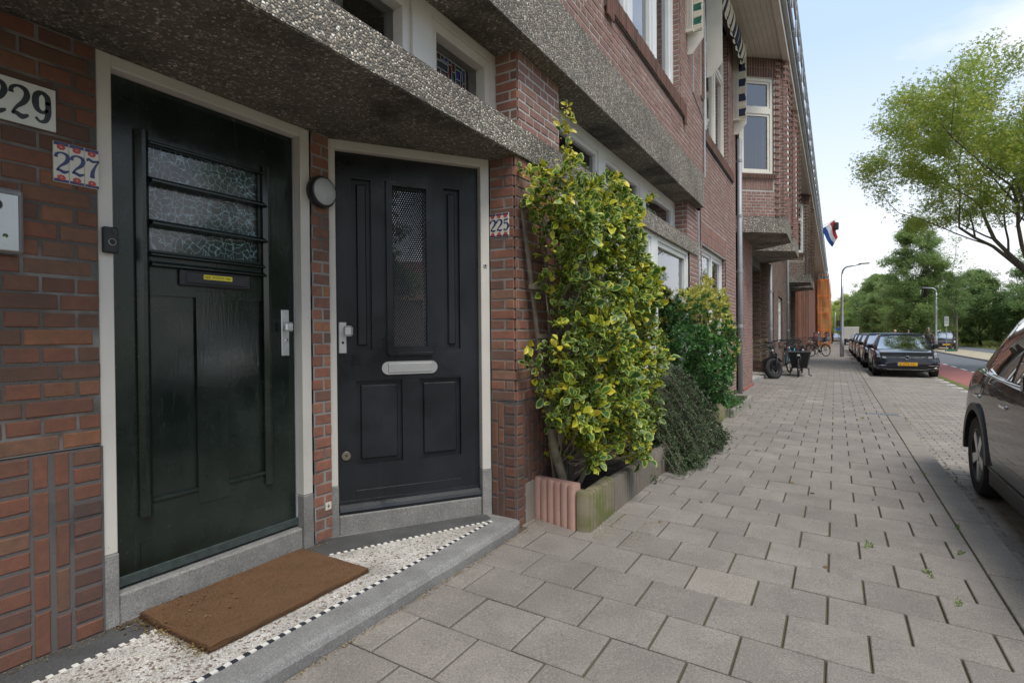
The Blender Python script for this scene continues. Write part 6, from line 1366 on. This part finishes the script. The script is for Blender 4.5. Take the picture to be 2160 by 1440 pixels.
# ------------------------------------------------------------------ people
def skin(name, pts, edges, rad, mat, parent, sub=1):
    me = bpy.data.meshes.new(name); me.from_pydata(pts, edges, []); me.materials.append(mat); o = link(name, me, parent); md = o.modifiers.new('s', 'SKIN'); md.use_smooth_shade = True
    for v, r in zip(me.skin_vertices[0].data, rad): v.radius = (r, r)
    me.skin_vertices[0].data[0].use_root = True; ss = o.modifiers.new('ss', 'SUBSURF'); ss.levels = sub; evald(o); return o
M_skin = plain('skin', (.50, .30, .22), .55); M_olive = plain('olive_jacket', (.10, .10, .07), .9); M_darkc = plain('dark_trousers', (.02, .022, .03), .9); M_hair = plain('grey_hair', (.25, .23, .2), .9)
def person(label, jacket, loc, helmet=False, sc=.92, hair=M_hair, rotz=0):
    t = thing('person', label, 'person', loc, rotz, local=True); t.scale = (sc,)*3
    # seated rider facing -y, saddle at .92
    pts = [(0, .78, .95), (0, .74, 1.10), (0, .66, 1.30), (0, .60, 1.44), (0, .57, 1.52),
           (.18, .60, 1.42), (.24, .48, 1.20), (.26, .33, 1.08), (-.18, .60, 1.42), (-.24, .48, 1.20), (-.26, .33, 1.08),
           (.10, .76, .92), (.13, .46, .82), (.12, .58, .42), (.12, .50, .34), (-.10, .76, .92), (-.13, .42, .74), (-.12, .56, .30), (-.12, .47, .22)]
    ed = [(0,1),(1,2),(2,3),(3,4),(3,5),(5,6),(6,7),(3,8),(8,9),(9,10),(0,11),(11,12),(12,13),(13,14),(0,15),(15,16),(16,17),(17,18)]
    skin('body', pts, ed, [.15,.145,.165,.10,.06,.07,.05,.035,.07,.05,.035,.10,.08,.05,.035,.10,.08,.05,.035], jacket, t)
    skin('trousers', [(0, .78, .93), (.10, .76, .91), (.13, .46, .81), (.12, .58, .40), (-.10, .76, .91), (-.13, .42, .73), (-.12, .56, .28)], [(0,1),(1,2),(2,3),(0,4),(4,5),(5,6)], [.16,.115,.09,.06,.115,.09,.06], M_darkc, t)
    m = MB(); prof = [(.001, -.115), (.045, -.105), (.068, -.06), (.078, 0), (.082, .05), (.07, .095), (.04, .118), (.001, .124)]; m.lathe(prof, 16, Matrix.Translation((0, .545, 1.63)) @ Matrix.Diagonal((.92, 1.08, 1, 1))); 
    m.prism([(.46, 1.60), (.435, 1.605), (.465, 1.65)], -.012, .012, axis=0)
    hd_ = m.obj('head', M_skin, t, smooth=True)
    for sx in (-1, 1):
        m = MB(); m.lathe([(.001, -.008), (.010, 0), (.001, .008)], 8, Matrix.Translation((sx*.03, .470, 1.645))); m.obj('eye', M_ink, hd_)
        skin('hand', [(sx*.26, .33, 1.08), (sx*.265, .28, 1.065), (sx*.25, .235, 1.055), (sx*.275, .235, 1.05), (sx*.29, .245, 1.05), (sx*.235, .27, 1.08)], [(0,1),(1,2),(1,3),(1,4),(1,5)], [.03,.03,.014,.014,.013,.013], M_skin, t)
    m = MB(); m.lathe([(.088, -.02), (.094, .03), (.082, .085), (.05, .125), (.001, .137)], 16, Matrix.Translation((0, .56, 1.645)) @ Matrix.Diagonal((.92, 1.1, 1, 1))); m.obj('helmet' if helmet else 'hair', M_cargrey if helmet else hair, t, smooth=True)
    return t
g_cy = 'cyclists on the cycle lane'
for lab, jk, hl, (x, y), hm in (('cyclist in a grey-green jacket and helmet riding beside the dark hatchback', M_olive, True, (3.95, 33.0), M_hair), ('cyclist with a bald head showing above the parked car roofs, on the left', M_darkc, False, (3.18, 40.5), M_skin), ('dark-haired cyclist whose head shows above the hatchback roof, in the middle', M_darkc, False, (3.80, 40.0), M_plast)):
    p_ = person(lab, jk, (x, y, ROAD), hl, .94 if hl else .91, hm); p_['group'] = g_cy
    bk = bicycle('bicycle ridden by the '+lab.split(' ', 1)[1].split(' riding')[0].split(' showing')[0].split(' whose')[0] if hl else ('bicycle under the bald cyclist behind the parked cars' if hm is M_skin else 'bicycle under the dark-haired cyclist behind the parked cars'), M_dull, group='ridden bicycles'); bk.location = (x, y, ROAD); bk.scale = (.94,)*3
    if hl: bk['label'] = 'bicycle ridden by the helmeted cyclist in the grey-green jacket'
    for nm in ('kickstand',):
        for ch in list(bk.children):
            if ch.name.startswith(nm): bpy.data.objects.remove(ch)
sp_ = person('distant scooter rider in dark clothes on the pavement beyond the scaffolding', M_darkc, (-.36, 81, .0), True, .9)
sct = thing('scooter', 'dark motor scooter far down the pavement by the scaffolding', 'scooter', (-.36, 81, 0), local=True)
for y in (0, 1.1): m = MB(); m.lathe([(.12, -.06), (.24, -.06), (.24, .06), (.12, .06)], 20, Matrix.Translation((0, y, .24)) @ Matrix.Rotation(pi/2, 4, 'Y')); m.obj('wheel', M_rubber, sct)
m = MB(); m.bbox(-.16, .16, .10, .22, .35, .95, .03); m.bbox(-.14, .14, .15, .7, .22, .30, .02); m.bbox(-.15, .15, .62, 1.25, .35, .80, .06); m.obj('bodywork', M_carblack, sct)
# ------------------------------------------------------------------ litter on the ground
for (x, y, c_) in ((-1.78, .60, 0), (-2.46, 1.22, 1), (-2.40, 1.16, 2), (-2.44, 1.30, 1)): pass
n = 160; P = []; 
for k in range(n):
    if k < 90: x, y = .93+abs(RS.normal())*.05, RS.uniform(5.2, 13)
    elif k < 125: x, y = RS.normal()*.03+.95, 6.6+RS.normal()*.25
    elif k < 145: x, y = -2.50+RS.rand()*.10, RS.uniform(1.0, 1.6)
    else: x, y = RS.uniform(-1.2, .5), RS.uniform(3, 12)
    z = ROAD+.004 if x > .9 else (.122 if x < -1.75 else gz(x)+.004)
    P.append((x, y, z))
P = np.array(P); leafset('fallen_leaves', P, np.tile([0, 0, 1.], (n, 1))+RS.normal(size=(n, 3))*.25, rdir(n)*np.array([1, 1, .15]), RS.uniform(.015, .045, n), M_dry, None, 'oval')
# weeds in the joints
P = []; 
for (x, y) in ((.43, 3.62), (.50, 3.30), (.62, 4.05), (.72, 3.0), (.68, 2.55), (.17, 3.9), (.70, 4.6), (.35, 9.8), (.70, 6.2), (.22, 12.0)):
    for _ in range(26): P.append((x+RS.normal()*.008, y+RS.normal()*.025, gz(x)-.004))
for _ in range(900): yy = RS.uniform(2, 22); P.append((.700+RS.normal()*.003, yy, gz(.7)-.006))
P = np.array(P); n = len(P); leafset('weeds', P, rdir(n), rdir(n, 1.2), np.concatenate([RS.uniform(.012, .035, 260), RS.uniform(.004, .012, n-260)]), M_leaf_mid, None, 'quad', width=.35)
# ------------------------------------------------------------------ trees
def tree_meshes(name, seed, H, trunk_r, crown_z, spread, levels=4, nleaf=26000, leaf=.10, mat=M_leaf_tree, lean=(0, 0), upness=.55, droop=.2, tm_='spray', split=5, fill=1., clip=None, cloud=0, cr=2.5, shape='round'):
    rs = random.Random(seed); m = MB(); tips = []
    inc = lambda q: clip is None or sum(((q[i]-clip[i])/clip[3+i])**2 for i in range(3)) < 1
    def grow(p, d, ln, r, lv):
        n_ = 5; pts = [p]; rad = [r]; q = Vector(p); dd = Vector(d)
        for i in range(n_):
            dd = (dd+Vector((rs.gauss(0, .11), rs.gauss(0, .11), rs.gauss(0, .07)+(.03 if lv < 2 else -.02*droop*5)))).normalized(); q = q+dd*ln/n_; pts.append(q.copy()); rad.append(r*(1-.45*(i+1)/n_))
            if lv >= levels-1 and inc(q): tips.append((q.copy(), lv))
        if r > .012 and (lv < 2 or inc(q)): m.tube(pts, rad, 7 if lv < 2 else 4, caps=False)
        if lv >= levels: return
        k = split if lv == 0 else rs.choice((3, 4))
        for j in range(k):
            a = 2*pi*(j+rs.random()*.6)/k; tilt = rs.uniform(.35, .8) if lv == 0 else rs.uniform(.3, .95)
            o = dd.orthogonal().normalized(); b = dd.cross(o); s_ = (o*cos(a)+b*sin(a)); nd = (dd*cos(tilt)+s_*sin(tilt)); nd.z += upness*.25; nd.normalize()
            st = pts[-1] if (lv == 0 or j % 2) else pts[rs.choice((2, 3, 4))]; grow(st, nd, ln*rs.uniform(.58, .80)*spread if lv else (H-crown_z)*rs.uniform(.32, .46)*spread, rad[-1]*rs.uniform(.6, .8), lv+1)
    grow(Vector((0, 0, 0)), Vector((lean[0], lean[1], 1)).normalized(), crown_z, trunk_r, 0)
    T_ = np.array([t_[0][:] for t_ in tips]); zmax = np.percentile(T_[:, 2], 99.5); k_ = (H-crown_z)/(zmax-crown_z)
    m.v = [(x, y, z if z < crown_z else crown_z+(z-crown_z)*k_) for x, y, z in m.v]; tk = m.mesh(name+'_wood', M_bark, True); T_[:, 2] = np.where(T_[:, 2] > crown_z, crown_z+(T_[:, 2]-crown_z)*k_, T_[:, 2])
    if cloud:
        rn = np.random.RandomState(seed); lob = []
        while len(lob) < cloud:
            f = rn.rand(); z = crown_z*.75+(H-crown_z*.75)*f; w_ = (sin(pi*min(.98, f*.92+.10))**.7 if shape == 'round' else (1-f)**.62*(.35+.65*min(1, f*6))); R_ = cr*w_; a = rn.rand()*6.28; q_ = R_*rn.uniform(.35, 1)
            lob.append((q_*cos(a), q_*sin(a), z, rn.uniform(.45, .95)*(.40+.32*cr*w_/2.5)))
        lob = np.array(lob); dd = rdir(cloud*26); rad_ = np.repeat(lob[:, 3], 26)[:, None]*rn.uniform(.55, 1.0, (len(dd), 1)); Tc = np.repeat(lob[:, :3], 26, 0)+dd*rad_*np.array([1, 1, .8]); T_ = np.concatenate([Tc, T_[rn.rand(len(T_)) < .15]]); T_ = T_[T_[:, 2] < H+.1]
    idx = RS.randint(0, len(T_), nleaf); P = T_[idx]+RS.normal(size=(nleaf, 3))*np.array([.30, .30, .20])*fill; d = rdir(nleaf); d[:, 2] = d[:, 2]*.6-droop; tone = (np.random.RandomState(seed).rand(len(T_)))[idx]*.65+RS.rand(nleaf)*.35
    o = leafset(name+'_leaves', P, rdir(nleaf, .8), d, RS.uniform(leaf*.7, leaf*1.25, nleaf), mat, None, tm_, rnd=tone, kind=None, width=.6); lm_ = o.data; bpy.data.objects.remove(o); return tk, lm_
def plant_tree(label, meshes, loc, sc=1., rot=0, grp=None, name='tree'):
    t = thing(name, label, 'tree', loc, rot, group=grp, local=True); t.scale = (sc, sc, sc) if not isinstance(sc, tuple) else sc; link('trunk', meshes[0], t); o = link('crown', meshes[1], t); return t
A_ = tree_meshes('elm', 11, 11.2, .20, 3.2, 1.15, 4, 82000, .12, M_leaf_tree, lean=(-.08, -.03), split=6, droop=.3, fill=.72, clip=(-.4, 0, 8.3, 5.6, 5.4, 3.7))
plant_tree('big light green street tree whose crown fills the upper right', A_, (6.6, 25.5, ROAD), 1.0, .6)
B_ = tree_meshes('plane', 23, 11.8, .22, 1.8, .80, 4, 60000, .19, M_leaf_mid, split=6, droop=.1, fill=.65, cloud=150, cr=3.1)
plant_tree('tall broad tree standing alone in the middle against the sky', B_, (6.3, 62, ROAD), (.92, .92, 1.0), 1.0)
C_ = tree_meshes('linden', 31, 8.8, .2, 1.2, .78, 4, 30000, .20, M_leaf_mid, split=6, fill=.6, cloud=60, cr=2.9); D_ = tree_meshes('oak', 37, 8.2, .22, 1.0, .95, 4, 34000, .21, M_leaf_dark, split=7, fill=.6, cloud=70, cr=3.4); E_t = tree_meshes('robinia', 41, 7.8, .16, .8, .95, 4, 30000, .20, M_leaf_pale, split=6, fill=.6, cloud=60, cr=3.0)
Y_ = tree_meshes('young', 43, 6.1, .07, 2.3, .62, 4, 12000, .10, M_leaf_dark, split=5, fill=.4, cloud=26, cr=1.15)
plant_tree('young street tree tied to a stake in the green box across the road', Y_, (7.40, 51.7, ROAD), (.85, .85, .98), 0)
gb = thing('tree_box', 'low dark green box around the foot of the young tree', 'planter box', (7.42, 51.7, ROAD), local=True)
boxes(None, 'side_board', plain('green_board', (.03, .13, .07), .7), gb, (-.26, .26, -.28, -.24, .02, .20), (-.26, .26, .24, .28, .02, .20), bev=.004); boxes(None, 'side_board', bpy.data.materials['green_board'], gb, (-.28, -.26, -.28, .28, .02, .20), (.26, .28, -.28, .28, .02, .20)); boxes(None, 'soil', M_soil, gb, (-.26, .26, -.24, .24, .02, .15))
stk = thing('tree_stake', 'pale round stake beside the young tree', 'stake', (7.78, 51.7, ROAD), local=True); MB().tube([(0, 0, 0), (0, 0, 2.7)], .07, 10).obj('stake', M_wood, stk); boxes(None, 'tie', M_orange, stk, (-.35, .02, -.02, .02, 1.9, 1.96))
row = [(5.9, 78, C_, .95, 'mid green tree in the row right behind the tall broad tree'), (5.2, 88, C_, 1.05, 'rounded green tree second in the far row'), (5.0, 98, B_, .86, 'taller dark tree third in the far row'), (3.9, 108, C_, 1.0, 'green tree behind the white van'), (3.2, 122, E_t, 1.15, 'yellow-green tree to the right of the lamp post'), (1.9, 140, E_t, 1.25, 'pale yellow-green tree directly above the white van'), (.6, 175, E_t, 1.3, 'distant yellowish tree just right of the scaffolding'), (-2.0, 210, C_, 1.3, 'hazy green tree closing the end of the street'), (7.6, 84, D_, .9, 'dark rounded tree low behind the lamp post'), (8.2, 96, C_, 1.0, 'green tree filling the gap behind the broad tree'), (6.8, 70, D_, .62, 'low bushy dark tree beneath the broad tree')]
for i, (x, y, me_, s_, lab) in enumerate(row): plant_tree(lab, me_, (x, y, ROAD), s_, i*1.3, 'trees in the far row')
rt = [(12.4, 70, D_, .85, 'dark tree with a visible trunk left of the hedge'), (16.5, 66, D_, 1.05, 'big dark tree at the right behind the hedge'), (19.0, 74, C_, 1.15, 'tall green tree behind the right-hand hedge'), (15.0, 88, D_, 1.1, 'dark tree deep behind the lawn'), (11.2, 100, C_, 1.05, 'green tree behind the far end of the lawn'), (21.5, 60, D_, 1.1, 'dark tree at the right edge above the car roof'), (25, 52, C_, 1.2, 'green tree at the right edge behind the black car'), (18.2, 48, E_t, .85, 'pale green tree above the black car roof'), (10.0, 118, D_, 1.1, 'dark tree far behind the lawn'), (24, 84, D_, 1.3, 'tall dark tree filling the right background')]
for i, (x, y, me_, s_, lab) in enumerate(rt): plant_tree(lab, me_, (x, y, ROAD), s_, i*.9+.4, 'trees in the park across the road')
# trees and houses opposite, outside the frame: the window panes mirror them
for i, (x, y, me_, s_, q_) in enumerate([(15, 14, C_, 1.1, 'green tree straight across the road, mirrored in the ground-floor panes'), (14, 4, D_, 1.0, 'dark tree opposite the doors, mirrored in the panes'), (17, -8, C_, 1.1, 'tree before the red-roofed row house opposite'), (13, 33, E_t, 1.0, 'pale tree opposite the farther houses')]): plant_tree(q_, me_, (x, y, ROAD), s_, i, 'trees mirrored in the panes')
oh = thing('house', 'row house opposite with a red roof, mirrored in the door glass', 'house', (27, -14, 0)); boxes(None, 'wall', M_brick_up, oh, (24, 32, -22, -3, 0, 3.4)); m = MB(); m.prism([(23.6, 3.4), (32.4, 3.4), (28, 6.2)], -22.3, -2.7, axis=1); m.obj('roof', M_roof, oh)
# bushes along the lawn
def bushmass(label, c, rad, n_, mat, leaf=.12, name='bush'):
    t = thing(name, label, 'bush', (c[0], c[1], ROAD), local=True); P = []
    lob = [(RS.uniform(-.7, .7)*rad[0], RS.uniform(-.7, .7)*rad[1], RS.uniform(.2, .62)*rad[2], RS.uniform(.35, .6)) for _ in range(9)]
    for k in range(n_):
        l = lob[RS.randint(9)]; v = rdir(1)[0]*(.6+.4*RS.rand()); P.append((l[0]+v[0]*rad[0]*l[3], l[1]+v[1]*rad[1]*l[3], max(.03, l[2]+v[2]*rad[2]*l[3]*.85)))
    P = np.array(P); leafset('leaves', P, rdir(n_, .8), rdir(n_), RS.uniform(leaf*.7, leaf*1.2, n_), mat, t, 'spray'); return t
bushmass('bright green bush at the left end of the lawn hedge', (12.8, 76, 0), (1.6, 2, 2.3), 5000, M_leaf_pale); bushmass('wide mid-green bush behind the lawn', (15.2, 69, 0), (2.2, 2, 2.3), 6000, M_leaf_mid); bushmass('dark low bush beside the wide bush', (17.2, 60, 0), (2.0, 2, 2.1), 5000, M_leaf_dark)
bushmass('large feathery bush rising behind the black car', (16.8, 50, 0), (2.4, 2, 3.6), 8000, M_leaf_mid); bushmass('bush at the right edge above the black car', (15.6, 42, 0), (2.0, 2, 2.4), 6000, M_leaf_mid); bushmass('small bush behind the dark blue crossover', (10.5, 84, 0), (1.6, 2, 2.2), 3500, M_leaf_pale); bushmass('low bush far along the lawn', (9.8, 100, 0), (1.5, 2, 1.9), 3000, M_leaf_pale)
n = 30000; P = np.stack([RS.uniform(11.2, 22, n), RS.uniform(40, 110, n), np.full(n, ROAD+.02)], 1); leafset('grass', P, rdir(n), rdir(n, 1.5), RS.uniform(.10, .28, n), leafm('grass_blade', [(0, (.10, .14, .03)), (.6, (.20, .21, .06)), (1, (.34, .30, .12))], .3), None, 'quad', width=.12)
wood = MB(); 
P = []; n = 9000
P = np.stack([RS.uniform(-30, 60, n), RS.uniform(230, 245, n), np.abs(RS.normal(size=n))*2.2+RS.uniform(0, 5, n)], 1); leafset('far_wood', P, rdir(n, .8), rdir(n), RS.uniform(.9, 1.6, n), M_leaf_mid, None, 'spray')


# trodden dirt and grit round the mat and in the corners of the step
n = 1500; q = RS.rand(n); P = np.stack([np.where(q < .4, RS.uniform(-2.5, -2.0, n), np.where(q < .8, -2.50+np.abs(RS.normal(size=n))*.02, RS.uniform(-2.3, -1.9, n))), np.where(q < .4, 1.125-np.abs(RS.normal(size=n))*.025, np.where(q < .8, RS.uniform(.6, 2.1, n), RS.uniform(.8, 2.6, n))), np.full(n, .1205)], 1)
leafset('grit', P, rdir(n)*.4+np.array([0, 0, 1.]), rdir(n)*np.array([1, 1, .3]), RS.uniform(.002, .009, n), M_dry, None, 'quad', width=.8)
n = 700; P = np.stack([-1.700+np.abs(RS.normal(size=n))*.012, RS.uniform(.6, 3.05, n), np.full(n, .048)], 1); leafset('grit', P, rdir(n)*.4+np.array([0, 0, 1.]), rdir(n)*np.array([1, 1, .3]), RS.uniform(.003, .010, n), M_dry, None, 'quad', width=.8)

n = 70; P = np.stack([RS.uniform(-2.5, -1.98, n), 1.125+RS.normal(size=n)*.022, np.full(n, .128)], 1); P[40:, 0] = RS.uniform(-2.49, -2.2, 30); P[40:, 1] = RS.uniform(1.12, 1.5, 30); P[40:, 2] = .143
leafset('crumbled_leaves', P, rdir(n)*.5+np.array([0, 0, 1.]), rdir(n)*np.array([1, 1, .3]), RS.uniform(.006, .020, n), M_dry, None, 'oval')
# loose sand along the joints by the planters
n = 2600; P = np.stack([RS.choice([-1.31, -1.27, -1.10, -1.70], n)+np.abs(RS.normal(size=n))*.05, np.where(RS.rand(n) < .5, RS.uniform(8.0, 9.4, n), RS.uniform(3.1, 3.6, n)), np.zeros(n)], 1); P[:, 2] = -S*P[:, 0]+.003
leafset('sand', P, rdir(n)*.3+np.array([0, 0, 1.]), rdir(n)*np.array([1, 1, .2]), RS.uniform(.003, .010, n), M_sand, None, 'quad', width=.8)
for o, l in WORLD:
    for ch in o.children: ch.matrix_parent_inverse = Matrix.Translation(-l)
